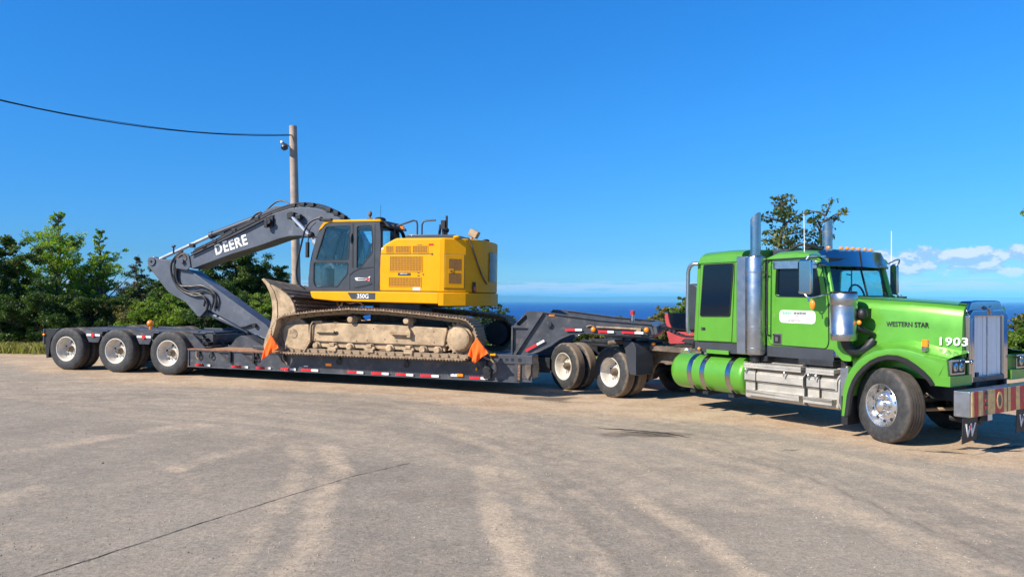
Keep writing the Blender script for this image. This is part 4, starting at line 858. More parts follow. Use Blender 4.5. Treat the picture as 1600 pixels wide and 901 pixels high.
# cowl between cab and hood
g = G(); g.prism([(6.5, 1.3), (6.80, 1.1), (6.80, 1.95), (6.78, 2.02), (6.6, 2.045), (6.42, 2.04), (6.42, 1.4)], .30, 1.93); g.make('cowl', green, truck, .03)
text('WESTERN STAR', .098, blackm, truck, (7.28, .354, 1.628), (1, .075, .0), (0, 0, 1), bold=.016, ext=.004, fit=.58, space=1.05)
for o in [COL.objects[-1]]: o.name = 'hood_lettering'
text('1903', .150, white, truck, (7.965, .400, 1.392), (1, .20, .01), (0, .0, 1), name='number_lettering', bold=.02, ext=.004, fit=.34, space=1.08, shear=.04)
g = G(); g.box(7.975, 8.0, .355, .372, 1.335, 1.355); g.box(8.03, 8.055, .358, .375, 1.335, 1.355); g.make('number_mark', white, truck)

# fenders
arch = [(6.86, .31), (6.88, .45), (6.90, .61), (6.93, .72), (6.98, .84), (7.05, .95), (7.14, 1.05), (7.25, 1.14), (7.37, 1.20), (7.50, 1.235), (7.64, 1.235), (7.77, 1.20), (7.89, 1.13), (8.0, 1.05), (8.08, .97), (8.14, .89)]
crO = [(6.79, .31), (6.80, .45), (6.81, .64), (6.84, .78), (6.89, .92), (6.96, 1.03), (7.05, 1.13), (7.17, 1.22), (7.31, 1.29), (7.48, 1.33), (7.66, 1.345), (7.82, 1.325), (7.96, 1.29), (8.1, 1.265), (8.22, 1.245), (8.30, 1.235)]
crI = [(6.76, .31), (6.76, .45), (6.76, .70), (6.78, .90), (6.82, 1.06), (6.90, 1.19), (7.0, 1.29), (7.14, 1.37), (7.30, 1.42), (7.48, 1.44), (7.66, 1.445), (7.82, 1.41), (7.96, 1.375), (8.1, 1.35), (8.22, 1.33), (8.32, 1.30)]
def fender(far):
    s = (lambda y: 2 * HC - y) if far else (lambda y: y)
    rows = []
    for a, o, i in zip(arch, crO, crI):
        yi = float(np.interp(i[0], [6.78, 7.1, 7.5, 7.9, 8.15, 8.25], [.34, .35, .375, .415, .465, .49])) + .012
        m = ((a[0] + o[0]) / 2, (a[1] + o[1]) / 2)
        rows.append([(a[0], s(.33), a[1]), (a[0], s(.015), a[1]), (a[0] * .97 + o[0] * .03, s(.0), a[1] * .97 + o[1] * .03), (m[0], s(-.008), m[1]), (o[0] * .95 + a[0] * .05, s(.006), o[1] * .95 + a[1] * .05), (o[0], s(.03), o[1]), (o[0] * .85 + i[0] * .15, s(.07), o[1] * .85 + i[1] * .15 + .004), (o[0] * .5 + i[0] * .5, s(.19), o[1] * .45 + i[1] * .55), (i[0], s(yi), i[1]), (i[0] + .01, s(yi + .06), i[1] + .01)])
    g = G(); g.grid(rows)
    # nose of the fender: side infill, lip and front face round the lamp
    g.prism([(8.12, .88), (8.32, .89), (8.31, 1.02), (8.29, 1.232), (8.20, 1.245), (8.0, 1.28), (7.98, 1.08), (8.06, .99)], *sorted((s(.001), s(.05))))
    g.box(8.12, 8.34, *sorted((s(-.004), s(.56))), .875, 1.012)
    g.box(8.12, 8.27, *sorted((s(.02), s(.50))), 1.0, 1.23)
    f = g.make('fender', green, truck, .006, ang=32)
    L = len(arch); g = G(); rows = []
    for k, (a, o) in enumerate(zip(arch, crO)):
        d = Vector((7.42 - a[0], .42 - a[1])).normalized(); w = .075 if k < 14 else .06
        p1 = Vector(a) - d * .015; p2 = Vector(a) + d * w * .9
        rows.append([(p1.x, s(.004), p1.y), (p1.x * .8 + p2.x * .2, s(-.025), p1.y * .8 + p2.y * .2), (p2.x * .85 + p1.x * .15, s(-.02), p2.y * .85 + p1.y * .15), (p2.x, s(-.0), p2.y), (p2.x, s(.03), p2.y)])
    g.grid(rows); g.make('fender_flare', black, f, ang=50)
    g = G(); g.prism([(6.80, .18), (6.90, .18), (6.90, .6), (6.80, .6)], *sorted((s(0), s(.32)))); g.make('mud_flap', black, f, .005)
    g = G(); g.box(8.255, 8.335, *sorted((s(.03), s(.39))), 1.025, 1.225, 0); g.box(8.33, 8.345, *sorted((s(.06), s(.36))), 1.05, 1.20, 1)
    hl = g.make('headlight', [chrome, black], truck, .01)
    for yy in (.13, .27):
        q = G(); q.lathe([(0, .012), (.04, .010), (.06, .0), (.068, -.005)], 20, c=(8.345, s(yy), 1.125), ax='x'); q.make('lamp', chrome, hl)
        q = G(); q.ball((8.352, s(yy), 1.125), .03, sq=(.6, 1, 1)); q.make('bulb_cover', glass2, hl)
    g = G(); g.box(7.93, 8.01, *sorted((s(.07), s(.13))), 1.375, 1.475); g.box(7.94, 8.0, *sorted((s(.05), s(.15))), 1.31, 1.38, 1); g.make('side_marker', [lens_a, chrome], truck, .01)
    g = G(); g.tube([(8.30, s(.40), 1.18), (8.38, s(.42), 1.19)], .018, 8, smooth=False); g.ball((8.40, s(.42), 1.19), .03); g.make('side_lamp', chrome, truck)
fender(False); fender(True)
# inner wheel well
g = G(); g.box(7.0, 8.25, .6, 1.7, .62, 1.5); g.make('engine_block', blackm, truck, .02)
g = G(); g.cyl((7.7, .35, .62), (7.75, .55, .68), .03, n=8); g.cyl((7.6, .5, .45), (8.1, 1.0, .5), .025, n=8); g.make('steering_rod', mudsteel, truck)

# radiator grille
gy0, gy1 = .54, 1.62; gc = HC - .03
g = G(); ho = [(gy0, .89), (gy1, .89), (gy1, 1.80), (gy1 - .10, 1.87), (gy0 + .10, 1.87), (gy0, 1.80)]; hi = [(.68, .97), (1.48, .97), (1.48, 1.775), (.68, 1.775)]
g.plate(ho, [hi], 8.22, 8.32, 'x'); gs = g.make('grille_surround', chrome, truck, .015, 3)
g = G(); g.box(8.26, 8.325, .585, .63, .89, 1.77); g.make('side_pillar', chrome, gs, .012)
g = G(); g.prism([(gy0 + .02, 1.84), (gy1 - .02, 1.84), (gy1 - .14, 1.99), (gy1 - .26, 2.0), (gy0 + .26, 2.0), (gy0 + .10, 1.985)], 8.13, 8.29, 'x'); g.make('crown', chrome, gs, .03, 4)
g = G(); g.box(8.235, 8.25, .68, 1.48, .97, 1.775); g.make('grille_backing', blackm, gs)
nb = 10
for k in range(nb):
    y = .68 + (k + .5) * .80 / nb; g = G(); hb = .034; t_ = [.012, -.006, .004, -.012, .008][k % 5]; g.prism([(y - hb, 8.262), (y + hb, 8.262), (y + hb, 8.270), (y + t_, 8.292), (y - hb, 8.270)], .972, 1.773, 'z'); g.v = [(p[1], p[0], p[2]) for p in g.v]; g.make('grille_bar', grillem, gs)
g = G(); g.box(8.27, 8.30, 1.072, 1.088, .97, 1.775); g.make('centre_bar', chromed, gs)
g = G(); g.prism([(gc - .12, 1.90), (gc - .04, 1.87), (gc, 1.80), (gc + .04, 1.87), (gc + .12, 1.90), (gc + .05, 1.905), (gc, 1.925), (gc - .05, 1.905)], 8.32, 8.345, 'x'); g.make('wing_emblem', chrome, gs, .004)
g = G(); g.box(8.25, 8.325, .64, 1.5, .90, .965); g.box(8.32, 8.33, .9, .95, .925, .94, 1); g.make('lower_panel', [darkgrey, black], gs, .005)

# bumper
g = G(); g.box(8.40, 8.60, -.05, 2.42, .515, .845); bp = g.make('bumper', steel, truck, .012, 3)
cols = [(-.005, .05, 1), (.05, .16, 0), (.16, .28, 1), (.28, .32, 0), (.32, .40, 2), (.40, .60, 1), (.60, .84, 0), (.84, .92, 1), (.92, .95, 2), (.95, 1.03, 1), (1.03, 1.18, 0), (1.18, 1.30, 1), (1.30, 1.62, 0), (1.62, 1.75, 1), (1.75, 1.9, 0), (1.9, 2.05, 1), (2.05, 2.2, 0), (2.2, 2.36, 1)]
for y0, y1, k in cols:
    g = G(); w = .012; g.prism([(y0, .522), (y1, .522), (y1 + rr.uniform(-w, w), .84), (y0 + rr.uniform(-w, w) * 0, .84)], 8.601, 8.606 + .001 * (k == 2), 'x'); g.make('sign_stripe', [signred, signyel, darkgrey][k], bp)
ring = lambda y, z, a, b: [(y + a * math.cos(t), z + b * math.sin(t)) for t in [k * math.pi / 10 for k in range(20)]]
g = G(); g.plate(ring(.72, .685, .075, .115), [ring(.72, .685, .045, .08)], 8.606, 8.610, 'x'); g.prism(ring(.72, .685, .043, .078), 8.6061, 8.6085, 'x', mi=1); g.make('sign_letter', [signyel, darkgrey], bp)
g = G(); g.box(8.607, 8.612, .33, .39, .70, .73); g.box(8.607, 8.612, .33, .39, .64, .655, 1); g.box(8.607, 8.612, .335, .385, .60, .64); g.box(8.607, 8.612, .34, .38, .79, .815, 1); g.make('sign_mark', [signred, black], bp)
text('S', .15, white, bp, (8.607, 1.42, .62), (0, 1, 0), (0, 0, 1), name='sign_letter', bold=.01)
for y0 in (-.02, 1.45):
    g = G(); g.prism([(y0 - .01, .50), (y0 + .37, .51), (y0 + .34, .205), (y0 - .03, .17)], 8.50, 8.508, 'x'); fl = g.make('bumper_flap', black, truck)
    text('W', .235, signyel if 0 else white, fl, (8.510, y0 + .04, .255), (0, 1, 0), (.0, 0, 1), name='letter', bold=.022, shear=.15)
    g = G(); g.ball((8.515, y0 + .175, .375), .022, sq=(.3, 1, 1)); g.make('flap_badge', lens_r, fl)
g = G(); g.box(8.42, 8.50, .62, .76, .40, .52); g.prism(rect(.63, .41, .75, .50), 8.50, 8.505, 'x', mi=1); g.make('tow_hook', [blackm, white], truck, .006)
g = G(); g.box(8.2, 8.42, .7, 1.7, .6, .8); g.cyl((7.9, .9, .35), (8.3, .9, .35), .05); g.make('front_crossmember', blackm, truck)

# ------------------------------------------------------------------ lowboy trailer
RM = frame(-11.02, 18.25, .284, R_(15.7), -.0165)
TW = 2.74
OFF[0] = Vector((6.0, TW / 2, 0))
trailer = empty('lowboy_trailer', RM, OFF[0], 'charcoal three axle lowboy trailer with gooseneck and red and white side reflectors', 'trailer')
for x in (0, 1.49, 3.0):
    dual_wheel(trailer, x, 0, .518, .52); dual_wheel(trailer, x, TW, .518, .52, far=True)
for x in (0, 1.49, 3.0): g = G(); g.cyl((x, .3, .518), (x, TW - .3, .518), .075, n=12); g.box(x - .12, x + .12, .7, .8, .4, .8); g.box(x - .12, x + .12, TW - .8, TW - .7, .4, .8); g.make('axle', blackm, trailer)
g = G()
for y in (.66, TW - .78): g.box(-.72, 3.75, y, y + .12, .70, .96)
for x in (-.70, .70, 2.2, 3.6): g.box(x, x + .12, .78, TW - .78, .72, .94)
g.box(-.74, -.60, .12, TW - .12, .80, .985)
g.make('rear_frame', charcoal, trailer, .008)
g = G(); g.box(-.70, 3.55, .64, TW - .64, .965, .985); g.box(-.35, 3.3, .70, .74, .985, 1.02); g.make('rear_deck_plate', charcoal, trailer, .004)
g = G(); g.prism([(-.76, .99), (-.30, 1.0), (-.36, .95), (-.55, .75), (-.62, .30), (-.68, .26), (-.72, .55)], .08, .10); g.box(-.70, -.66, .10, .62, .27, .93); g.make('rear_mud_flap', black, trailer, .004)
g = G(); g.box(-.78, -.735, .06, .50, .60, .985); g.make('rear_end_plate', charcoal, trailer, .006)
g = G(); g.ball((-.74, .05, .85), .032, sq=(1.4, .7, .8)); g.make('marker_light', lens_a, trailer)
for x in (.745, 2.245):
    g = G(); g.prism([(x - .30, 1.0), (x + .30, 1.0), (x + .14, .70), (x - .14, .70)], .10, .14); g.box(x - .42, x + .42, .10, .66, .975, 1.0); pn = g.make('fender_panel', charcoal, trailer, .006)
    g = G(); g.box(x - .20, x + .20, .088, .10, .855, .905); g.make('reflector', tape_w, pn)
    g = G(); g.cyl((x + .0, .10, .88), (x + .0, .07, .88), .048, n=14); g.make('side_lamp', lens_r, pn)
    g = G(); g.prism([(x - .30, 1.0), (x + .30, 1.0), (x + .14, .70), (x - .14, .70)], TW - .14, TW - .10); g.make('fender_panel', charcoal, trailer, .006)
g = G(); g.cyl((1.75, .85, .98), (1.75, .85, 1.1), .03, n=8); g.ball((1.75, .85, 1.17), .085, sq=(1, 1, .95)); g.make('warning_beacon', lens_a, trailer)

# ramp section down to the low deck, arched ribs
for y in (.25, .95, TW - .95, TW - .25):
    g = G(); g.prism([(3.2, 1.0), (3.55, 1.01), (3.85, .70), (4.05, .68), (4.2, .86), (4.34, .93), (4.46, .93), (4.9, .68), (5.6, .66), (5.6, .60), (3.3, .60), (3.2, .8)] if y != .25 else [(3.3, .95), (3.52, .98), (3.85, .68), (3.9, .64), (3.5, .64)], y - .03, y + .03); g.make('ramp_rib', charcoal, trailer, .005)
g = G()
for k in range(4): g.box(3.42 + k * .13, 3.50 + k * .13, .3, TW - .3, .93 - k * .085, .95 - k * .085)
g.box(3.3, 4.3, .3, TW - .3, .60, .625)
g.make('ramp_tread', charcoal, trailer, .004)
g = G(); g.prism([(4.10, .80), (4.34, .93), (4.46, .93), (4.95, .67), (4.90, .66), (4.42, .88), (4.36, .88), (4.14, .75)], .98, TW - .98); g.make('ramp_plate', charcoal, trailer, .006)
for y0 in (.45, 1.75):
    g = G(); g.box(5.0, 5.6, y0, y0 + .5, .66, .74); g.make('ramp_step_plate', charcoal, trailer, .01)

# main deck
for far in (False, True):
    s = (lambda y: TW - y) if far else (lambda y: y)
    g = G()
    g.box(3.58, 11.86, *sorted((s(.03), s(.06))), .24, .615)
    g.box(3.56, 11.60, *sorted((s(0), s(.16))), .222, .245)
    g.box(3.56, 11.0, *sorted((s(.01), s(.20))), .600, .625)
    g.box(3.57, 3.60, *sorted((s(.005), s(.16))), .245, .6); g.box(11.5, 11.55, *sorted((s(.005), s(.16))), .245, .6)
    bm_ = g.make('side_beam', charcoal, trailer, .004)
g = G()
for y in (.75, 1.9): g.box(3.6, 11.8, y, y + .12, .26, .60)
for k in range(14): g.box(3.8 + k * .58, 3.87 + k * .58, .16, TW - .16, .40, .59)
g.make('deck_frame', blackm, trailer, .004)
for k in range(11):
    y = .21 + k * .213; g = G(); g.box(3.60, 11.45, y, y + .205, .595, .640 + .003 * (k % 2)); g.make('deck_plank', plank, trailer, .004)
g = G(); g.box(3.55, 6.35, .0, .20, .627, .648); g.make('deck_edge_rail', rust, trailer, .004)
for x0, x1, z in [(3.78, 4.19, 0), (4.76, 5.20, 0), (5.41, 5.79, 0), (6.05, 6.43, 0), (6.56, 6.99, 0), (7.70, 8.09, 0), (8.28, 8.69, 0), (8.85, 9.26, 0), (9.42, 9.84, 0), (10.52, 10.93, 0)]:
    m = x0 + (x1 - x0) * .6
    g = G(); g.box(x0, m, -.004, .0, .256, .306); g.box(m, x1, -.004, .0, .256, .306, 1); g.make('reflector', [tape_r, tape_w], trailer)
for x0, x1 in ((10.10, 10.26), (6.62, 6.72)): g = G(); g.box(x0, x1, .02, .029, .30 + (.05 if x0 < 7 else -.01), .345 + (.03 if x0 < 7 else 0)); g.make('reflector', tape_w, trailer)
for x, z in ((7.24, .42), (10.31, .325)):
    g = G(); g.box(x - .07, x + .07, .0, .03, z - .03, z + .03); g.make('marker_light', lens_a, trailer, .005)
for k in range(2): g = G(); g.cyl((3.95 + k * 1.0, .03, .31), (3.95 + k, .0, .31), .012, n=8); g.make('bolt', chromed, trailer)
# swing-out brackets, chains and D rings on the deck side
def bracket(x, y=-.0):
    g = G(); g.prism([(x, .60), (x + .34, .60), (x + .34, .38), (x + .31, .38), (x + .02, .57)], .0, .03) if False else g.tube([(x, .02, .585), (x + .31, -.02, .42)], .012, 6, smooth=False)
    g.box(x + .30, x + .35, -.03, .03, .37, .615); g.tube([(x, -.0, .60), (x + .32, -.0, .60)], .014, 6, smooth=False); g.make('outrigger_bracket', blackm, trailer)
bracket(4.40); bracket(5.02)
for x in (3.88, 4.22, 5.42, 6.12, 7.5, 9.1):
    g = G(); t = [(x + .05 * math.cos(a), -.01, .50 + .06 * math.sin(a)) for a in [k * math.pi / 6 for k in range(13)]]
    g.tube(t, .012, 6, smooth=False); g.box(x - .02, x + .02, -.02, .03, .53, .60); g.make('lashing_ring', blackm, trailer)
g = G(); g.tube([(6.10, -.01, .60), (6.12, -.02, .5), (6.18, -.015, .44), (6.24, -.01, .36)], .014, 6); g.tube([(3.82, -.01, .6), (3.83, -.02, .47), (3.88, -.02, .42)], .014, 6); g.make('tie_chain', mudsteel, trailer)

# front bolster and gooseneck
g = G(); g.box(10.95, 11.40, .50, TW - .50, .60, .79)
for y_, y__ in ((.0, .50), (TW - .50, TW)): g.box(10.95, 11.87, y_, y__, .60, .79); g.box(11.56, 11.87, y_ + .02, y__ - .02, .30, .60)
bo = g.make('front_bolster', charcoal, trailer, .012)
g = G()
for x in (11.18, 11.30, 11.42): g.box(x, x + .055, -.005, .01, .665, .715)
g.cyl((11.6, -.006, .69), (11.6, .01, .69), .04, n=12); g.make('bolster_hole', black, bo)
g = G(); g.box(11.56, 11.62, -.012, .02, .27, .60); 
for k in range(5): g.box(11.57, 11.61, -.016, -.01, .30 + k * .06, .33 + k * .06, 1)
g.make('marker_strip', [darkmud, rust], bo)
g = G(); g.prism([(11.72, .60), (11.84, .60), (11.84, .42), (11.78, .30), (11.72, .40)], -.01, .03); g.make('latch_plate', darkmud, bo)
g = G(); g.cyl((10.92, .05, .44), (10.92, -.06, .44), .10, n=14); g.box(10.80, 10.90, -.05, .03, .50, .66); g.box(10.84, 11.0, -.055, .0, .28, .40); g.make('lashing_winch', black, trailer, .01)
neck = [(11.40, 1.36), (11.71, 1.69), (12.05, 1.68), (13.19, 1.555), (14.22, 1.49), (14.29, 1.29), (14.04, 1.255), (12.85, 1.275), (12.62, 1.24), (12.40, 1.14), (12.20, 1.0), (11.95, .86), (11.60, .77), (11.42, .79)]
cut = [(11.49, 1.40), (11.50, 1.44), (11.68, 1.61), (11.71, 1.58), (11.71, 1.52), (11.56, 1.38)]
for far in (False, True):
    s = (lambda y: TW - y) if far else (lambda y: y)
    g = G(); g.plate(neck, [cut], *sorted((s(.12), s(.17)))); nk = g.make('gooseneck_side', charcoal, trailer, .004)
    g = G()
    g.prism([(11.44, .80), (11.50, .79), (12.06, 1.66), (11.98, 1.685)], *sorted((s(.06), s(.119)))); g.box(11.40, 11.80, *sorted((s(.07), s(.119))), 1.34, 1.375)
    g.prism([(11.395, .78), (11.43, .78), (11.43, 1.36), (11.395, 1.36)], *sorted((s(.06), s(.2)))); g.prism([(12.06, 1.68), (13.19, 1.555), (14.22, 1.49), (14.22, 1.475), (13.19, 1.535), (12.06, 1.66)], *sorted((s(.08), s(.2))))
    g.prism([(11.62, .765), (11.97, .855), (12.22, .99), (12.41, 1.13), (12.63, 1.23), (12.86, 1.262), (14.04, 1.242), (14.04, 1.256), (12.85, 1.277), (12.62, 1.246), (12.39, 1.147), (12.19, 1.01), (11.95, .87), (11.60, .78)], *sorted((s(.08), s(.2))))
    g.make('stiffener', charcoal, nk, .003)
g = G(); g.box(11.2, 11.35, .5, TW - .5, .50, .60)
g.box(13.3, 14.28, .2, TW - .2, 1.20, 1.30); g.prism([(14.15, 1.49), (14.33, 1.44), (14.36, 1.3), (14.2, 1.22)], .14, TW - .14)
g.make('gooseneck_deck', charcoal, trailer, .01)
g = G(); g.cyl((13.75, TW / 2, 1.2), (13.75, TW / 2, 1.05), .05); g.box(13.3, 14.1, 1.0, 1.74, 1.14, 1.2); g.make('kingpin_plate', blackm, trailer)
g = G(); g.cyl((12.18, .12, 1.43), (12.18, .06, 1.43), .058, n=20); g.cyl((12.18, .12, 1.43), (12.18, .05, 1.43), .03, n=12); g.make('pivot_pin', darkgrey, trailer, .005)
for x, z in ((13.09, 1.352), (14.14, 1.372)): g = G(); g.ball((x, .085, z), .052, sq=(1, .8, 1)); g.cyl((x, .12, z), (x, .10, z), .055, n=16, mi=1); g.make('marker_light', [lens_a, black], trailer)
for (x0, z0), (x1, z1) in (((11.72, .86), (12.10, 1.08)), ((12.52, 1.305), (12.86, 1.315)), ((13.19, 1.292), (13.5, 1.290)), ((13.66, 1.29), (14.08, 1.285))):
    m = ((x0 * .4 + x1 * .6), (z0 * .4 + z1 * .6)); d = Vector((x1 - x0, z1 - z0)).normalized(); nn = Vector((-d.y, d.x)) * .045
    g = G(); g.prism([(x0, z0), m, (m[0] + nn.x, m[1] + nn.y), (x0 + nn.x, z0 + nn.y)], .070, .078); g.prism([m, (x1, z1), (x1 + nn.x, z1 + nn.y), (m[0] + nn.x, m[1] + nn.y)], .070, .078, mi=1); g.make('reflector', [tape_r, tape_w], trailer)
g = G(); g.box(12.17, 12.29, .108, .12, 1.60, 1.635); g.make('sticker', lens_a, trailer)
g = G(); g.tube([(13.15, .09, 1.40), (13.5, .09, 1.395), (13.95, .09, 1.38)], .02, 8, smooth=False); g.box(13.94, 14.03, .08, .12, 1.32, 1.40); g.tube([(12.95, .10, 1.40), (13.02, .09, 1.43), (13.1, .10, 1.41)], .012, 6); g.make('support_bar', mudsteel, trailer)
g = G()
for k in range(3): g.tube([(14.2, .7 + .12 * k, 1.42), (14.6, .75 + .1 * k, 1.38), (15.0, .8 + .1 * k, 1.33), (15.4, .8, 1.25)], .015, 6)
g.make('air_hose', black, trailer)
g = G(); g.prism([(11.44, 1.36), (11.5, 1.46), (11.7, 1.66), (11.76, 1.5), (11.6, 1.36)], .178, .20); g.prism([(11.44, 1.36), (11.5, 1.46), (11.7, 1.66), (11.76, 1.5), (11.6, 1.36)], TW - .2, TW - .178); g.make('hole_shade_plate', black, trailer)  # black plates added behind the neck cutouts, standing in for shade inside
g = G(); g.cyl((13.77, .95, 1.45), (13.77, .95, 1.64), .045, n=14); g.cyl((13.77, .95, 1.64), (13.77, .95, 1.73), .047, n=14, mi=1); g.make('guide_post', [chromed, lens_r], trailer)
g = G(); g.box(11.60, 11.64, .2, .26, .82, .95); g.make('tail_lamp_box', lens_r, trailer)
g = G(); g.tube([(10.75, -.05, .80), (10.9, -.03, .70), (11.02, -.03, .66), (11.1, -.02, .52), (11.05, -.03, .40)], .018, 6); g.tube([(10.72, .1, .95), (10.95, .05, .82), (11.1, .0, .78)], .018, 6); g.make('tie_chain', mudsteel, trailer)
g = G(); g.box(10.98, 11.10, -.06, -.02, .76, .80); g.box(10.66, 10.70, -.04, .0, .44, .50); g.make('chain_hook', yellow, trailer, .008)

# ------------------------------------------------------------------ excavator
EO = Vector((8.3, 1.4, .645)); OFF[0] = EO
exc = empty('excavator', RM, EO, 'yellow and grey tracked excavator with muddy undercarriage chained on the lowboy trailer', 'excavator')
CY = 1.4
# track path (outer face of the shoes), near side y -.30 .. .30
def arcpts(cx, cz, r, a0, a1, n): return [(cx + r * math.cos(R_(a0 + (a1 - a0) * k / n)), cz + r * math.sin(R_(a0 + (a1 - a0) * k / n))) for k in range(n + 1)]
path = arcpts(6.42, 1.085, .44, 262, 105, 16) + [(7.0, 1.60), (7.82, 1.675), (8.63, 1.665), (9.58, 1.60)] + arcpts(10.33, 1.09, .445, 82, -78, 16) + [(10.0, .655), (8.3, .652), (6.7, .655)]
path.append(path[0])
seg = [math.hypot(b[0] - a[0], b[1] - a[1]) for a, b in zip(path[:-1], path[1:])]; tot = sum(seg); NS = int(round(tot / .203)); step = tot / NS
def at(s):
    s %= tot
    for (a, b), L in zip(zip(path[:-1], path[1:]), seg):
        if s <= L: t = s / L; return Vector((a[0] + (b[0] - a[0]) * t, a[1] + (b[1] - a[1]) * t)), Vector((b[0] - a[0], b[1] - a[1])).normalized()
        s -= L
    return Vector(path[0]), Vector((1, 0))
sh = G()          # local: x along the track, z outward from the loop is -z ... built with outward = +z
sh.box(-.098, .098, -.30, .30, -.028, -.010)
for x in (-.082, -.012, .055): sh.prism([(x, -.012), (x + .022, -.012), (x + .016, .018), (x + .006, .018)], -.30, .30)
for y in (-.085, .055): sh.prism([(-.11, -.03), (.095, -.03), (.12, -.055), (.10, -.11), (.03, -.12), (-.03, -.115), (-.09, -.12), (-.12, -.09)], y, y + .035)
sh.cyl((-.10, -.12, -.075), (-.10, .12, -.075), .026, n=8)
for x in (-.04, .04):
    for y in (-.17, .17, ): sh.cyl((x, y, -.03), (x, y, -.045), .016, n=6)
shoe = None
for side, y in (('near', 0.0), ('far', 2 * CY)):
    for k in range(NS):
        p, d = at(k * step + step * .3)
        if shoe is None:
            shoe = sh.make('track_shoe', mudsteel, exc, off=(0, 0, 0)); o = shoe
        else:
            o = shoe.copy(); COL.objects.link(o); o.parent = exc
        # clockwise loop as seen from -y: direction d, outward normal = left of d for this ordering
        nrm = Vector((-d.y, d.x)); 
        if (p - Vector((8.37, 1.12))).dot(nrm) < 0: nrm = -nrm
        X = Vector((nrm.y, 0, -nrm.x)); Z = Vector((nrm.x, 0, nrm.y)); Yv = Z.cross(X)
        o.matrix_local = Matrix(((X.x, Yv.x, Z.x, p.x - EO.x), (0, Yv.y, 0, y - EO.y), (X.z, Yv.z, Z.z, p.y - EO.z), (0, 0, 0, 1)))
def under(s):
    S = lambda a, b: sorted((s(a), s(b)))
    fr = [(6.86, .93), (6.86, 1.27), (6.93, 1.345), (7.06, 1.345), (8.85, 1.335), (9.18, 1.32), (10.03, 1.30), (10.03, 1.24), (9.97, .92), (8.58, .925)]
    g = G(); g.prism(fr, *S(-.06, .36)); g.box(6.86, 9.98, *S(.0, .30), .80, .93); tf = g.make('track_frame', mud, exc, .02, 3)
    g = G(); g.prism([(6.15, .99), (6.17, 1.20), (6.22, 1.28), (6.60, 1.31), (6.80, 1.30), (6.83, .95), (6.70, .72), (6.60, .70), (6.22, .78)], *S(-.10, .34)); g.make('idler_guard', mud, tf, .03, 3)
    g = G(); g.tube([(6.70, s(-.10), .70), (6.84, s(-.11), .92), (6.86, s(-.11), 1.28), (6.90, s(-.1), 1.36), (7.10, s(-.05), 1.37)], .022, 6, smooth=False); g.box(6.40, 6.48, *S(-.105, -.10), 1.04, 1.11); g.prism([(6.42, 1.06), (6.48, 1.02), (6.52, 1.08), (6.46, 1.12)], *S(-.108, -.10)); g.make('guard_rib', mud, tf, .004)
    g = G(); g.box(7.0, 7.42, *S(-.11, -.06), 1.13, 1.17); g.box(7.0, 7.42, *S(-.105, -.06), 1.105, 1.13, 1); g.make('step', [mud, black], tf, .012); g = G(); g.box(8.78, 9.20, *S(-.16, -.06), 1.13, 1.16); g.prism([(8.74, 1.16), (9.22, 1.16), (9.22, 1.25), (9.18, 1.31), (8.86, 1.33)], *S(-.14, -.06)); g.box(9.16, 9.24, *S(-.15, -.06), 1.08, 1.22); g.make('step', [mud, black], tf, .012)
    g = G(); g.cyl((7.47, s(-.062), 1.12), (7.47, s(-.03), 1.12), .045, n=14); g.cyl((7.40, s(-.07), 1.15), (7.40, s(-.03), 1.15), .025, n=10)
    for x, z in ((8.2, .99), (8.62, 1.02), (8.9, 1.0), (9.75, .99), (9.74, 1.22), (8.35, 1.24), (6.95, .97), (7.95, .97)): g.cyl((x, s(-.063), z), (x, s(-.04), z), .014, n=8)
    g.make('bolt_hole', black, tf)
    for x in (6.96, 7.38, 7.78, 8.27, 8.72, 9.18, 9.49, 9.82):
        g = G(); yy = s(0); sg = 1 if s(1) > s(0) else -1
        g.lathe([(0, -.10), (.05, -.10), (.065, -.085), (.07, -.04), (.10, -.03), (.10, .22), (.07, .24), (0, .24)], 18, c=(x, 0, .83)); g.v = [(p[0], s(p[1]), p[2]) for p in g.v]
        if x in (7.38, 8.27, 9.18): g.box(x - .13, x + .13, *S(-.11, -.04), .80, .86); g.box(x - .10, x + .10, *S(-.12, -.04), .73, .81); g.box(x - .06, x + .06, *S(-.13, -.05), .84, .91)
        g.make('track_roller', mud, exc, .01)
    for x in (7.83, 9.14):
        g = G(); g.lathe([(0, -.16), (.055, -.16), (.068, -.145), (.07, -.06), (.05, -.055), (.05, .03), (.075, .04), (.075, .24), (0, .25)], 20, c=(x, 0, 1.43)); g.v = [(p[0], s(p[1]), p[2]) for p in g.v]; g.box(x - .04, x + .08, *S(.02, .08), 1.30, 1.42)
        g.make('carrier_roller', mud, exc)
    g = G(); nT = 21; pr = []
    for k in range(nT):
        a = 2 * math.pi * k / nT
        for da, r in ((-.5, .315), (-.25, .315), (-.1, .37), (.1, .37), (.25, .315)): t = a + da * 2 * math.pi / nT; pr.append((10.33 + r * math.cos(t), 1.09 + r * math.sin(t)))
    g.prism(pr, *S(-.03, .03)); sp_ = g.make('sprocket', mudsteel if s(0) == 0 else blackm, exc)  # far sprocket, drive and idler coloured black, shade put into their colour
    g = G(); g.lathe([(0, -.20), (.20, -.20), (.235, -.18), (.24, -.10), (.275, -.09), (.285, -.03), (.285, .3), (0, .3)], 36, c=(10.33, 0, 1.09))
    for k in range(8): t = k * .785 + .3; g.cyl((10.33 + .20 * math.cos(t), -.205, 1.09 + .20 * math.sin(t)), (10.33 + .20 * math.cos(t), -.19, 1.09 + .20 * math.sin(t)), .013, n=6)
    g.v = [(p[0], s(p[1]), p[2]) for p in g.v]; g.make('final_drive', mud if s(0) == 0 else blackm, sp_)
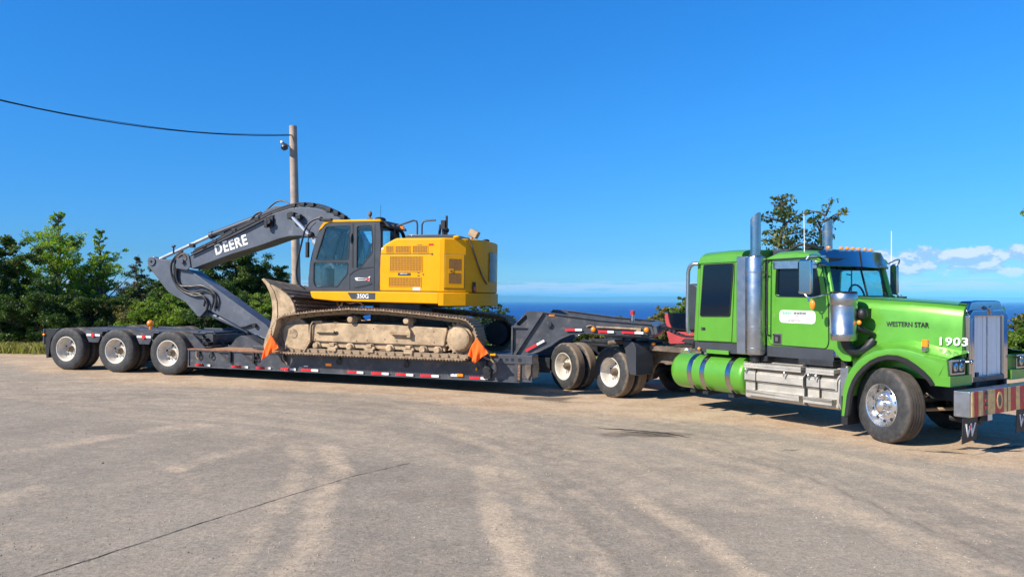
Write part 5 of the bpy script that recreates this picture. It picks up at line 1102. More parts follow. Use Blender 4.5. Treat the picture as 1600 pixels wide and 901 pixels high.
    g = G(); g.lathe([(0, -.12), (.1, -.11), (.12, -.06), (.30, -.055), (.36, -.05), (.36, .05), (0, .06)], 36, c=(6.42, 0, 1.085)); g.v = [(p[0], s(p[1]), p[2]) for p in g.v]; g.make('idler', mudsteel if s(0) == 0 else blackm, exc)
under(lambda y: y); under(lambda y: 2 * CY - y)
g = G(); g.prism([(7.5, 1.0), (7.7, 1.38), (9.0, 1.38), (9.3, 1.0)], .3, 2.5); g.cyl((8.35, CY, 1.35), (8.35, CY, 1.62), .72, n=40); g.cyl((8.35, CY, 1.62), (8.35, CY, 1.82), .66, n=40); g.make('turntable', darkmud, exc, .02)
g = G(); g.box(7.0, 9.7, .5, 2.3, 1.72, 1.83); g.box(8.35, 9.3, .2, .9, 1.60, 1.82); g.make('upper_frame', blackm, exc, .02)
g = G(); g.tube([(7.5, .3, 1.80), (7.62, .25, 1.78), (7.85, .25, 1.80), (7.95, .3, 1.68)], .022, 8); g.tube([(7.2, .4, 1.8), (7.3, .35, 1.68), (7.35, .4, 1.8)], .03, 8); g.make('hydraulic_line', chromed, exc)

# blade with curved mouldboard, set across the front; near corner rides higher
g = G(); NB = 12
front = [(5.72, 2.28), (5.84, 2.15), (5.93, 1.99), (5.99, 1.80), (6.01, 1.60), (6.0, 1.42), (5.95, 1.22), (5.87, 1.05), (5.82, .92), (5.80, .80), (5.82, .72)]
back = [(5.98, .70), (6.0, .90), (6.04, 1.05), (6.10, 1.25), (6.14, 1.5), (6.12, 1.80), (6.04, 2.02), (5.92, 2.19), (5.78, 2.30)]
y0, y1 = -.30, 3.05
rows = []
poly = front + back
g.prism(poly, y0, y1)
tilt = lambda o: [v for v in o]
for i, v in enumerate(g.v): g.v[i] = (v[0], v[1], v[2] - (.085 * (v[1] - y0)) * max(0, (v[2] - .7) / 1.6))
bl = g.make('blade', mud, exc, .008)
g = G(); g.prism([(5.93, 1.02), (5.90, .96), (6.02, .95), (6.10, 1.40), (6.55, 1.52), (6.57, 1.60), (6.52, 1.76), (6.42, 1.90), (6.28, 2.00), (6.12, 2.09), (5.93, 2.17), (6.0, 2.05), (6.06, 1.8), (6.05, 1.5), (6.0, 1.25)], y0 + .02, y0 + .08); g.make('end_plate', mud, bl, .01)
g = G()
for z0, z1, x1 in ((1.90, 1.93, 6.50), (1.80, 1.82, 6.54), (1.70, 1.72, 6.57), (1.60, 1.62, 6.57)): g.box(6.05, x1, y0 + .08, y1 - .3, z0, z1)
hull = [(6.57, 1.50), (6.58, 1.60), (6.53, 1.76), (6.43, 1.90), (6.29, 2.00), (6.13, 2.09), (5.94, 2.18), (5.94, 2.14), (6.12, 2.05), (6.27, 1.96), (6.40, 1.87), (6.49, 1.75), (6.54, 1.60), (6.53, 1.50)]
g.prism(hull, y0 + .08, y1 - .1)
for i, v in enumerate(g.v): g.v[i] = (v[0], v[1], v[2] - (.07 * (v[1] - y0)) * max(0, (v[2] - .7) / 1.6))
g.make('back_plate', darkmud, bl, .004)
for k in range(6):
    g = G(); z = 1.62 + k * .085; x = [6.575, 6.545, 6.49, 6.41, 6.29, 6.15][k]; g.box(x - .02, x + .02, y0 + .08, y1 - .15, z, z + .035)
    for i, v in enumerate(g.v): g.v[i] = (v[0], v[1], v[2] - (.07 * (v[1] - y0)) * .65)
    g.make('back_rib', mudsteel, bl, .004)
for y in (.55, 2.0):
    g = G(); g.prism([(6.5, 1.35), (6.9, 1.35), (7.4, 1.3), (7.5, 1.0), (6.1, .9), (6.1, 1.35)], y, y + .14); g.make('blade_arm', mud, bl, .01)
g = G(); g.prism([(7.10, 1.50), (7.18, 1.84), (7.42, 1.84), (7.46, 1.50)], .55, .65); g.make('blade_cylinder_bracket', mud, bl, .01)

# boom
bt = [(2.57, 2.80), (2.75, 2.94), (3.3, 3.16), (3.85, 3.42), (4.62, 3.74), (5.11, 3.92), (5.5, 4.02), (5.78, 4.05), (6.07, 4.035), (6.39, 3.97), (6.71, 3.85), (6.92, 3.74), (7.15, 3.56), (7.38, 3.20), (7.55, 2.65), (7.62, 2.2), (7.55, 2.0)]
bb = [(7.30, 2.0), (7.15, 2.3), (6.86, 2.75), (6.5, 3.12), (6.2, 3.30), (5.82, 3.36), (5.5, 3.35), (5.21, 3.29), (4.76, 3.15), (4.32, 3.03), (3.86, 2.91), (2.74, 2.55), (2.57, 2.66)]
BY0, BY1 = 1.12, 1.68
g = G(); g.prism(bt + bb, BY0, BY1); boom = g.make('boom', boomgrey, exc, .012)
g = G(); g.prism([(4.49, 3.70), (4.72, 3.97), (5.02, 4.10), (5.16, 4.10), (5.36, 4.05), (5.40, 3.98), (5.1, 3.9)], 1.22, 1.27); g.prism([(4.49, 3.70), (4.72, 3.97), (5.02, 4.10), (5.16, 4.10), (5.36, 4.05), (5.40, 3.98), (5.1, 3.9)], 1.53, 1.58); g.cyl((5.03, 1.20, 4.02), (5.03, 1.60, 4.02), .04, n=12); g.make('cylinder_bracket', boomgrey, boom, .006)
g = G(); g.cyl((4.98, 1.4, 4.02), (3.05, 1.4, 3.40), .075, n=20); g.cyl((3.16, 1.4, 3.435), (3.05, 1.4, 3.40), .09, n=20); g.cyl((4.98, 1.33, 4.02), (4.98, 1.47, 4.02), .09, n=16); ac = g.make('arm_cylinder', darkgrey, exc)
g = G(); g.cyl((3.08, 1.4, 3.41), (1.42, 1.4, 2.77), .045, n=16); g.make('cylinder_rod', rodm, ac)
g = G(); g.cyl((1.42, 1.3, 2.76), (1.42, 1.5, 2.76), .08, n=16); g.make('cylinder_eye', darkgrey, ac)
# pipes and hoses on the boom
g = G()
for z, y in ((.055, 1.17), (.10, 1.20), (.02, 1.14)):
    P = [(bt[k][0], y, bt[k][1] + z) for k in range(1, 15)]; g.tube(P, .020, 7)
for z in (.10, .04): g.tube([(2.75, 1.07, 2.98 - z), (3.85, 1.07, 3.42 - z), (4.6, 1.07, 3.74 - z), (5.05, 1.07, 3.94 - z)], .016, 6)
g.tube([(3.9, 1.3, 3.5), (4.3, 1.3, 3.78), (4.45, 1.28, 3.90), (4.58, 1.28, 3.96), (4.66, 1.28, 3.86)], .024, 8); g.tube([(4.72, 1.3, 3.98), (5.0, 1.3, 4.2), (5.25, 1.3, 4.22), (5.45, 1.25, 4.08)], .020, 8)
g.make('boom_hydraulic_pipe', black, boom)
for k, (x, z) in enumerate([(3.1, 3.10), (3.4, 3.24), (3.95, 3.50), (4.6, 3.78), (5.6, 4.08), (5.85, 4.10), (6.1, 4.08), (6.55, 3.95), (6.75, 3.87), (6.92, 3.78)]):
    g = G(); g.box(x - .06, x + .06, 1.10, 1.26, z - .04, z + .055); g.make('pipe_clamp', black, boom, .01)
g = G(); g.box(3.28, 3.5, 1.34, 1.46, 3.42, 3.49); g.box(2.5, 2.62, 1.3, 1.4, 3.1, 3.2); g.cyl((2.12, 1.2, 2.95), (2.12, 1.2, 3.12), .02); g.cyl((2.08, 1.2, 3.12), (2.16, 1.2, 3.13), .03); g.make('grease_fitting', black, boom)
g = G(); g.box(4.92, 5.08, 1.06, 1.12, 3.58, 3.82); g.cyl((5.0, .98, 3.70), (5.0, 1.12, 3.70), .07, n=14); g.box(4.90, 4.98, .97, 1.05, 3.55, 3.75); g.make('boom_lamp', black, boom, .01)
g = G(); g.cyl((5.65, 1.00, 3.82), (5.65, 1.15, 3.82), .10, n=18); g.box(5.60, 5.88, .98, 1.10, 3.74, 3.86); g.make('cylinder_pin_boss', black, boom, .02)
text('DEERE', .37, white, boom, (3.44, 1.114, 2.90), (1, 0, .29), (0, 0, 1), name='lettering', bold=.028, ext=.003, fit=.95, space=1.12)
# lift cylinders
for y in (.98, 1.82):
    g = G(); g.cyl((5.62, y, 3.84), (6.42, y, 3.10), .045, n=16); lc = g.make('lift_cylinder_rod', rodm, exc); g = G(); g.cyl((5.62, y - .05, 3.84), (5.62, y + .05, 3.84), .08, n=14); g.box(5.55, 5.72, y - .04, y + .04, 3.74, 3.9); g.make('rod_eye', black, lc, .01)
    g = G(); g.cyl((6.30, y, 3.21), (7.3, y, 2.05), .07, n=18); g.cyl((6.28, y, 3.23), (6.36, y, 3.155), .095, n=18); g.make('cylinder_barrel', rodm if y < 1 else darkgrey, lc)
g = G(); g.ball((6.18, .98, 3.36), .085); g.tube([(6.22, .95, 3.30), (6.4, .9, 3.18), (6.62, .86, 3.02), (6.6, .9, 2.7)], .022, 7); g.make('hose_clamp', black, exc)
g = G(); g.tube([(6.98, .02, 3.66), (6.75, .02, 3.58), (6.62, .0, 3.40), (6.52, .0, 3.05), (6.42, -.0, 2.6), (6.44, .0, 2.25), (6.62, .02, 2.08)], .022, 8); g.make('cab_handrail', black, exc)
g = G(); g.box(6.64, 6.70, -.02, .06, 2.78, 3.12); g.tube([(6.85, .05, 3.56), (6.72, .02, 3.4), (6.68, .02, 3.1)], .014, 6); g.make('rear_view_mirror', black, exc, .015)

# stick
stk_ = [(1.33, 2.66), (1.34, 2.79), (1.40, 2.855), (1.50, 2.86), (1.59, 2.81), (2.01, 2.77), (2.29, 2.56), (2.64, 2.51), (4.84, 1.20), (5.02, 1.02), (5.02, .86), (4.86, .86), (4.19, 1.09), (3.14, 1.55), (2.95, 1.36), (2.87, 1.36), (2.5, 1.71), (1.97, 1.96), (1.48, 2.47)]
g = G(); g.prism(stk_, 1.20, 1.60); stick = g.make('stick', boomgrey, exc, .010)
g = G(); g.cyl((1.46, 1.17, 2.74), (1.46, 1.63, 2.74), .115, n=24); g.cyl((1.46, 1.15, 2.74), (1.46, 1.17, 2.74), .03, n=8, mi=1); g.make('pin_boss', [boomgrey, black], stick, .006)
g = G(); g.prism([(2.27, 2.64), (2.30, 2.56), (2.62, 2.52), (2.72, 2.62), (2.66, 2.92), (2.52, 2.96), (2.36, 2.86)], 1.09, 1.12); g.cyl((2.50, 1.02, 2.735), (2.50, 1.78, 2.735), .055, n=14); g.make('boom_stick_pin', boomgrey, exc, .004)
g = G()
for P in ([(2.40, 2.98), (2.22, 2.85), (2.10, 2.62), (2.17, 2.29), (2.42, 2.02), (2.78, 1.88), (3.07, 1.87), (3.20, 1.68), (3.18, 1.54)],
          [(2.52, 2.62), (2.28, 2.57), (2.29, 2.25), (2.50, 2.04), (2.78, 1.97), (3.05, 2.02), (3.28, 1.95), (3.38, 1.79), (3.32, 1.57)],
          [(2.45, 3.0), (2.24, 2.80), (2.22, 2.5), (2.36, 2.15), (2.70, 2.11), (3.03, 2.13), (3.35, 2.0), (3.46, 1.82), (3.42, 1.58)],
          [(2.48, 2.9), (2.3, 2.7), (2.2, 2.4), (2.3, 2.1), (2.62, 1.93), (2.95, 1.93), (3.12, 1.80), (3.10, 1.62)]):
    g.tube([(x, 1.14, z) for x, z in P], .026, 8)
g.make('stick_hose', black, stick)
g = G(); g.tube([(2.35, 1.1, 2.84), (2.5, 1.08, 2.92), (2.6, 1.1, 2.8), (2.45, 1.1, 2.72)], .03, 7); g.box(2.25, 2.5, 1.12, 1.2, 2.78, 2.9); g.make('hose_manifold', darkmud, stick)
g = G(); g.cyl((3.0, 1.4, 1.46), (4.25, 1.4, 1.02), .075, n=20); g.cyl((3.0, 1.3, 1.46), (3.0, 1.5, 1.46), .10, n=16); g.cyl((4.17, 1.4, 1.05), (4.25, 1.4, 1.02), .09, n=20); bc = g.make('bucket_cylinder', boomgrey, exc)
g = G(); g.cyl((4.22, 1.4, 1.03), (5.0, 1.4, .76), .045, n=16); g.make('cylinder_rod', chromed, bc)
g = G(); g.tube([(3.2, 1.28, 1.53), (3.6, 1.27, 1.38), (4.0, 1.26, 1.22), (4.2, 1.26, 1.10)], .013, 6); g.tube([(3.3, 1.28, 1.46), (3.7, 1.27, 1.30), (4.1, 1.26, 1.16)], .013, 6); g.tube([(4.15, 1.18, 1.12), (4.3, 1.16, 1.14), (4.5, 1.16, 1.20), (4.62, 1.17, 1.16)], .025, 6); g.cyl((4.55, 1.12, 1.18), (4.55, 1.2, 1.18), .05, n=10); g.cyl((3.42, 1.17, 1.60), (3.42, 1.2, 1.60), .035, n=12); g.cyl((3.55, 1.19, 1.72), (3.55, 1.2, 1.72), .012, n=8); g.make('grease_line', black, stick)
g = G(); g.prism([(4.95, 1.02), (5.45, .98), (5.55, .82), (5.45, .70), (5.0, .74)], 1.15, 1.65); g.make('quick_coupler', boomgrey, exc, .02)

# upper structure
NY, FY = .05, 2.75
rr4 = fillet([(6.74, NY - .05), (9.78, NY - .05), (9.78, FY + .05), (6.74, FY + .05)], .06)
g = G(); g.prism([(6.74, 2.03), (6.78, 1.90), (6.84, 1.86), (7.36, 1.82), (9.80, 1.80), (9.80, 2.045), (8.4, 2.045)], NY - .03, 1.05); g.prism([(6.9, 2.03), (6.94, 1.84), (9.80, 1.80), (9.80, 2.045)], 1.78, FY + .03); g.make('lower_skirt', yellow, exc, .025, 3)
g = G(); g.prism([(7.67, 2.015), (8.335, 2.015), (8.335, 1.875), (7.77, 1.875)], NY - .036, NY - .028); bd = g.make('model_badge', darkgrey, exc)
text('350G', .135, white, bd, (7.90, NY - .038, 1.895), (1, 0, 0), (0, 0, 1), name='lettering', bold=.02, ext=.002, sx=.95)
hoodp = [(8.335, 2.045), (8.43, 2.97), (8.52, 3.06), (8.72, 3.17), (8.80, 3.20), (9.85, 3.20), (9.85, 2.045)]
g = G(); g.prism(hoodp, NY, FY); eh = g.make('engine_hood', yellow, exc, .045, 4)
# counterweight: plan outline, near corner chamfered then a round tail
cw = [(9.80, .05), (9.90, .065), (10.28, .34), (10.40, .55), (10.49, .82), (10.545, 1.12), (10.56, 1.4), (10.545, 1.68), (10.49, 1.98), (10.40, 2.25), (10.28, 2.46), (9.90, 2.735), (9.80, 2.75)]
cws = [(x, y) for x, y in cw]
g = G(); g.prism(cws, 2.05, 3.20, 'z'); c_ = g.make('counterweight', yellow, exc, .03, 4, ang=21)
cwb = [(9.79, .02), (9.905, .035), (10.30, .315), (10.425, .54), (10.515, .81), (10.57, 1.12), (10.585, 1.4), (10.57, 1.68), (10.515, 1.99), (10.425, 2.26), (10.30, 2.485), (9.905, 2.765), (9.79, 2.78)]
g = G(); g.prism(cwb, 1.76, 2.045, 'z'); g.make('counterweight_base', yellow, c_, .02, 3, ang=21)
# doors and screens on the side
def screen(x0, z0, x1, z1, parent, y=NY):
    g = G(); g.box(x0, x1, y - .004, y + .002, z0, z1); s_ = g.make('vent_screen', meshm, parent)
    g = G(); n = max(2, int((x1 - x0) / .035)); m = max(2, int((z1 - z0) / .035))
    for k in range(1, n): xx = x0 + (x1 - x0) * k / n; g.box(xx - .003, xx + .003, y - .009, y - .004, z0, z1)
    for k in range(1, m): zz = z0 + (z1 - z0) * k / m; g.box(x0, x1, y - .010, y - .005, zz - .003, zz + .003)
    g.make('screen_wire', yellow, s_)
    g = G(); g.plate(grow(rect(x0, z0, x1, z1), .014), [rect(x0, z0, x1, z1)], y - .010, y + .001); g.make('screen_frame', yellow, s_)
for a in ((8.575, 2.89, 8.73, 3.02), (8.79, 2.89, 9.12, 3.02), (9.19, 2.89, 9.52, 3.025), (8.665, 2.495, 9.40, 2.80), (8.645, 2.165, 9.38, 2.35)): screen(*a, eh)
g = G(); g.box(8.44, 9.64, NY - .004, NY + .004, 2.855, 2.868); g.box(9.60, 9.64, NY - .02, NY, 2.85, 2.875); g.make('panel_seam', darkmud, eh)
g = G(); g.box(8.42, 9.74, NY - .002, NY + .004, 2.050, 2.058); g.make('panel_seam', darkmud, eh)
g = G(); g.box(8.85, 9.14, NY - .012, NY + .004, 2.40, 2.455); g.box(8.90, 9.08, NY - .022, NY - .01, 2.415, 2.44, 1); g.make('door_latch', [darkgrey, chromed], eh, .004)
g = G(); g.box(9.30, 9.35, NY - .006, NY, 2.445, 2.465); g.box(9.30, 9.35, NY - .006, NY, 2.385, 2.405); g.cyl((9.43, NY, 2.425), (9.43, NY - .012, 2.425), .014, n=8); g.box(9.28, 9.40, NY - .005, NY, 3.045, 3.055); g.make('label', darkmud, eh)
g = G(); g.box(9.55, 9.66, NY - .005, NY, 3.035, 3.075); g.make('warning_label', lens_r, eh)
g = G(); g.box(9.20, 9.37, NY - .005, NY, 2.085, 2.145); g.make('label', white, eh)
g = G(); g.box(8.455, 8.50, NY - .005, NY, 2.95, 2.99); g.make('label', white, eh)
# access door on the chamfer
P0 = Vector((9.90, .065)); P1 = Vector((10.28, .34)); dv = (P1 - P0); Lc = dv.length; dv.normalize(); nv = Vector((dv.y, -dv.x))
def cham(u0, u1, z0, z1, d0, d1, g, mi=0):
    vs = []
    for d in (d0, d1):
        for u, z in ((u0, z0), (u1, z0), (u1, z1), (u0, z1)): q = P0 + dv * u + nv * d; vs.append((q.x, q.y, z))
    g.add(vs, [(0, 1, 2, 3), (7, 6, 5, 4), (0, 4, 5, 1), (1, 5, 6, 2), (2, 6, 7, 3), (3, 7, 4, 0)], mi)
a0, a1 = .0, Lc - .02
g = G(); cham(a0, a1, 2.13, 2.86, -.002, .006, g); g.make('door_seal', darkmud, c_)
g = G(); cham(a0 + .01, a1 - .01, 2.14, 2.85, .0, .014, g); ad = g.make('access_door', yellow, c_, .006)
for z0, z1 in ((2.52, 2.76), (2.24, 2.46)):
    g = G(); cham(.10, a1 - .08, z0, z1, .0145, .017, g); sc_ = g.make('door_screen', meshm, ad)
g = G(); cham(.10, .20, 2.45, 2.55, .017, .022, g); cham(.13, .16, 2.48, 2.52, .022, .03, g, 1); g.make('door_latch', [yellow, darkmud], ad)
g = G(); g.box(10.402, 10.425, .50, .60, 2.06, 2.28); g.v = [tuple(Vector((10.40, .55, 0)) + Matrix.Rotation(R_(-22), 3, 'Z') @ (Vector(p) - Vector((10.40, .55, 0)))) for p in g.v]; g.xf(Matrix.Translation((-.0, -.0, 0))); tl = g.make('tail_light_housing', black, c_, .01)
g = G(); g.box(10.425, 10.44, .51, .59, 2.08, 2.18); g.v = [tuple(Vector((10.40, .55, 0)) + Matrix.Rotation(R_(-22), 3, 'Z') @ (Vector(p) - Vector((10.40, .55, 0)))) for p in g.v]; g.make('tail_light', lens_r, tl, .006)
g = G(); rows = []
for k in range(9): a = R_(-14 + k * 7); rows.append([(10.575 - .25 * (1 - math.cos(a)) * 1.5 + .004, 1.35 + math.sin(a) * .9, 2.30), (10.575 - .25 * (1 - math.cos(a)) * 1.5 + .004, 1.35 + math.sin(a) * .9, 2.95)])
g.grid(rows); g.make('rear_panel', darkgrey, c_)
g = G(); g.tube([(10.30, .36, 3.22), (10.36, .40, 3.15), (10.42, .54, 2.85), (10.50, .78, 2.45), (10.55, 1.0, 2.25)], .018, 6); g.make('rear_cable', darkmud, c_)
g = G(); g.box(10.22, 10.42, .62, .80, 3.26, 3.42); g.cyl((10.32, .7, 3.16), (10.32, .7, 3.28), .03); g.v = [tuple(Vector((10.32, .7, 3.3)) + Matrix.Rotation(R_(28), 3, 'Y') @ (Vector(p) - Vector((10.32, .7, 3.3)))) for p in g.v]; g.make('rear_camera_box', mud, c_, .02)
g = G(); g.ball((10.36, 1.5, 3.24), .07, sq=(1.2, 1, .6)); g.cyl((10.36, 1.5, 3.15), (10.36, 1.5, 3.24), .03); g.make('antenna_dome', black, c_)
g = G(); g.ball((10.12, .2, 3.22), .07, sq=(1.1, 1, .6)); g.make('lifting_eye', yellow, c_)
# roof of the engine bay
g = G(); g.prism([(8.86, 3.19), (8.88, 3.27), (8.92, 3.30), (10.02, 3.29), (10.10, 3.25), (10.14, 3.19)], .35, 2.3); g.make('engine_cover', darkgrey, eh, .015, 3)
g = G(); g.tube([(8.55, .5, 3.05), (8.55, .5, 3.42), (8.60, .5, 3.50), (9.0, .5, 3.62), (9.07, .5, 3.60), (9.09, .5, 3.52), (9.09, .5, 3.20)], .020, 8, smooth=False)
g.tube([(9.20, .5, 3.20), (9.20, .5, 3.52), (9.23, .5, 3.59), (9.30, .5, 3.61), (9.52, .5, 3.62)], .020, 8, smooth=False); g.make('handrail', darkgrey, eh)
g = G(); g.cyl((9.62, .75, 3.25), (9.62, .75, 3.52), .045); g.box(9.56, 9.66, .7, .8, 3.45, 3.64); g.cyl((9.68, .75, 3.3), (9.68, .75, 3.74), .025); g.cyl((9.50, .75, 3.25), (9.54, .75, 3.55), .03); g.ball((9.68, .75, 3.42), .06); g.make('exhaust_outlet', black, eh, .005)
g = G(); g.box(7.7, 8.6, 1.85, FY, 2.045, 2.75); g.make('tank_housing', yellow, exc, .05, 3)
g = G(); g.box(7.1, 8.4, 1.10, 1.80, 1.9, 2.3); g.make('boom_foot', blackm, exc, .02)

# cab
cabp = [(6.69, 2.04), (6.68, 2.31), (6.72, 2.60), (6.78, 2.87), (6.85, 3.14), (6.92, 3.34), (6.985, 3.47), (7.06, 3.545), (7.18, 3.59), (8.40, 3.59), (8.43, 3.30), (8.44, 2.04)]
w1 = fillet([(7.10, 3.46), (7.69, 3.48), (7.665, 2.735), (6.855, 2.725)], .05); w2 = fillet([(6.815, 2.67), (7.655, 2.675), (7.645, 2.42), (7.52, 2.29), (7.41, 2.135), (6.86, 2.13), (6.81, 2.25)], .04)
w3 = fillet([(7.86, 3.46), (8.20, 3.48), (8.235, 3.2), (8.23, 2.89), (7.96, 2.565), (7.865, 2.545)], .04)
g = G(); g.plate(cabp, [w1, w2, w3], NY, NY + .05); ec = g.make('cab', darkgrey, exc, .006)
g = G(); g.plate(cabp, [fillet([(7.10, 3.46), (8.20, 3.48), (8.22, 2.30), (6.84, 2.16)], .05)], 1.0, 1.05); g.make('cab_side', darkgrey, ec, .006)
for w in (w1, w2, w3):
    g = G(); g.prism(grow(w, -.001), NY + .02, NY + .026); g.make('cab_window', glass, ec)
    g = G(); g.plate(grow(w, .012), [grow(w, -.008)], NY - .006, NY + .003); g.make('window_gasket', black, ec)
g = G(); g.prism(fillet([(7.08, 3.47), (8.22, 3.49), (8.24, 2.28), (6.82, 2.14)], .05), 1.02, 1.026); g.make('cab_window', glass, ec)
g = G(); rp = [(6.92, 3.36), (6.985, 3.48), (7.06, 3.56), (7.18, 3.605), (8.42, 3.61), (8.44, 3.56), (7.20, 3.555), (7.09, 3.51), (7.02, 3.43)]
g.prism(rp, NY - .015, NY + .08); g.make('roof_edge', yellow, ec, .01, 3)
g = G(); g.prism([(6.95, 3.42), (7.06, 3.56), (7.18, 3.61), (8.42, 3.60), (8.52, 3.55), (8.60, 3.47), (8.60, 3.42), (8.42, 3.50), (7.2, 3.52)], NY + .08, 1.05); g.make('cab_roof', black, ec, .02, 3)
g = G(); g.box(6.72, 8.42, NY + .05, 1.0, 2.04, 2.12); g.box(8.38, 8.44, NY + .05, 1.0, 2.04, 2.62); g.tube([(8.40, NY + .05, 3.5), (8.52, .35, 3.48), (8.60, .75, 3.40), (8.58, 1.0, 3.2)], .04, 8); g.tube([(8.41, NY + .06, 3.5), (8.42, NY + .06, 2.6)], .04, 6, smooth=False); g.tube([(8.58, 1.0, 3.3), (8.44, 1.0, 2.6)], .035, 6, smooth=False); g.make('cab_frame', black, ec)
g = G(); g.add([(8.42, .13, 2.6), (8.46, 1.0, 2.6), (8.56, 1.0, 3.30), (8.55, .75, 3.43), (8.43, .13, 3.5)], [(0, 1, 2, 3, 4)]); g.make('rear_window', glass, ec, fix=False)
for y in (.10, 1.0): g = G(); g.tube([(6.73, y, 2.1), (6.72, y, 2.60), (6.86, y, 3.15), (6.99, y, 3.46), (7.1, y, 3.54)], .035, 8); g.make('front_pillar', black, ec)
g = G(); g.grid([[(6.71, y, 2.15), (6.72, y, 2.60), (6.86, y, 3.15), (6.99, y, 3.45)] for y in (.12, .98)]); g.make('windscreen', glass, ec, fix=False)
g = G(); g.box(7.75, 7.79, NY - .004, NY + .002, 2.56, 3.52); g.tube([(7.74, NY - .01, 3.30), (7.74, NY - .03, 3.2), (7.74, NY - .01, 3.1)], .02, 6); g.make('door_post', black, ec)
g = G(); g.prism([(7.69, 2.40), (7.80, 2.49), (7.95, 2.545), (8.28, 2.585), (8.285, 2.57), (7.95, 2.525), (7.81, 2.47), (7.70, 2.38)], NY - .008, NY); g.box(7.70, 7.712, NY - .004, NY + .001, 2.08, 2.40); g.prism([(7.78, 2.12), (8.24, 2.23), (8.24, 2.20), (8.1, 2.15), (7.9, 2.115)], NY - .006, NY); g.box(8.285, 8.30, NY - .004, NY + .001, 2.06, 3.5); g.make('door_crease', black, ec)
g = G(); g.prism([(7.83, 2.33), (7.87, 2.345), (8.12, 2.33), (8.20, 2.38), (8.18, 2.27), (8.12, 2.285), (7.87, 2.275)], NY - .012, NY - .004); g.prism([(8.10, 2.29), (8.17, 2.28), (8.19, 2.34), (8.12, 2.34)], NY - .014, NY - .011, mi=1); g.box(7.90, 8.10, NY - .014, NY - .011, 2.295, 2.325, 2); g.make('contractor_sticker', [white, lens_r, darkgrey], ec)
g = G(); g.tube([(7.98, NY + .02, 2.58), (8.10, NY + .02, 2.70), (8.20, NY + .02, 2.85), (8.21, NY + .02, 3.0)], .012, 6); g.make('inner_handrail', chromed, ec)
g = G(); g.box(7.45, 7.95, .3, .8, 2.1, 2.5); g.prism([(7.88, 2.45), (8.02, 2.45), (8.12, 3.1), (8.0, 3.12)], .32, .78); g.prism([(8.02, 3.12), (8.10, 3.12), (8.13, 3.28), (8.05, 3.3)], .42, .68); g.make('operator_seat', seatm, ec, .04)
g = G(); g.box(7.25, 7.65, .18, .34, 2.12, 2.62); g.cyl((7.28, .26, 2.6), (7.24, .26, 2.85), .02); g.box(7.25, 7.65, .78, .94, 2.12, 2.6); g.cyl((7.28, .86, 2.6), (7.24, .86, 2.82), .02); g.prism([(6.80, 2.12), (7.0, 2.12), (6.95, 2.55), (6.86, 2.58)], .35, .75); g.make('console', creamy, ec, .02)
g = G(); g.tube([(7.02, .2, 3.44), (7.0, .25, 3.2), (7.25, .3, 3.3)], .015, 5); g.box(7.3, 8.2, .1, 1.0, 3.44, 3.50); g.make('head_lining', creamy, ec)
g = G(); g.cyl((8.02, .35, 3.60), (8.02, .35, 3.72), .02, n=8); g.ball((8.02, .35, 3.76), .045, sq=(1, 1, 1.5)); g.box(7.97, 8.07, .3, .4, 3.6, 3.66); g.make('work_beacon', [darkmud], ec)
g = G(); g.ball((8.22, .45, 3.645), .13, sq=(1, 1, .42)); g.make('gps_dome', black, ec)
g = G(); g.cyl((8.30, .3, 3.6), (8.30, .3, 3.95), .004, n=5); g.make('antenna', black, ec)
for y in (.35, .8): g = G(); g.box(8.56, 8.64, y - .06, y + .06, 3.45, 3.52); g.make('work_light', lens_a if y > .5 else black, ec, .01)
g = G(); g.box(7.0, 7.25, .0, .12, 3.585, 3.64); g.ball((6.98, .05, 3.63), .05); g.make('roof_hose_bracket', black, ec, .01)

# ------------------------------------------------------------------ flags
def flag(px, label, C, pole, seed, amp):
    """C: four cloth corners (x, y, z) top, right, bottom, left; the sheet hangs in soft folds"""
    OFF[0] = Vector((px, 0, .6)); q = random.Random(seed)
    r0 = empty('warning_flag', RM, OFF[0], label, 'flag', 'orange warning flags on the trailer side')
    P = [Vector(c) for c in C]; n = 14; rows = []; ph = q.uniform(0, 6)
    for a in range(n + 1):
        u = a / n; row = []
        for b in range(n + 1):
            v = b / n; p = (P[0] * (1 - u) + P[1] * u) * (1 - v) + (P[3] * (1 - u) + P[2] * u) * v
            w = (u + v) / 2; d = math.sin(9 * u - 4 * v + ph) * .6 + math.sin(15 * (u - v) + ph * 2) * .4
            row.append((p.x + .012 * math.sin(7 * v + ph), p.y + amp * d * w, p.z - .03 * math.sin(math.pi * u) * math.sin(math.pi * v)))
        rows.append(row)
    g = G(); g.grid(rows); g.make('flag_cloth', flagm, r0, fix=True, ang=80, solid=.003)
    g = G(); g.tube(pole, .011, 6, smooth=False); g.make('flag_staff', plank, r0)
flag(5.95, 'orange warning flag hanging at the left end of the tracks below the blade',
     [(6.02, -.38, 1.07), (6.22, -.36, .78), (5.96, -.42, .60), (5.80, -.40, .49)], [(6.02, -.37, 1.09), (6.12, -.2, .80), (6.2, .0, .60)], 3, .05)
flag(10.9, 'orange warning flag hanging by the right end of the tracks beside the gooseneck',
     [(10.80, -.42, 1.14), (11.05, -.42, .84), (10.77, -.46, .62), (10.62, -.42, .81)], [(11.06, -.42, .84), (11.03, -.2, .76), (11.0, .0, .70)], 8, .06)
OFF[0] = Vector((0, 0, 0))

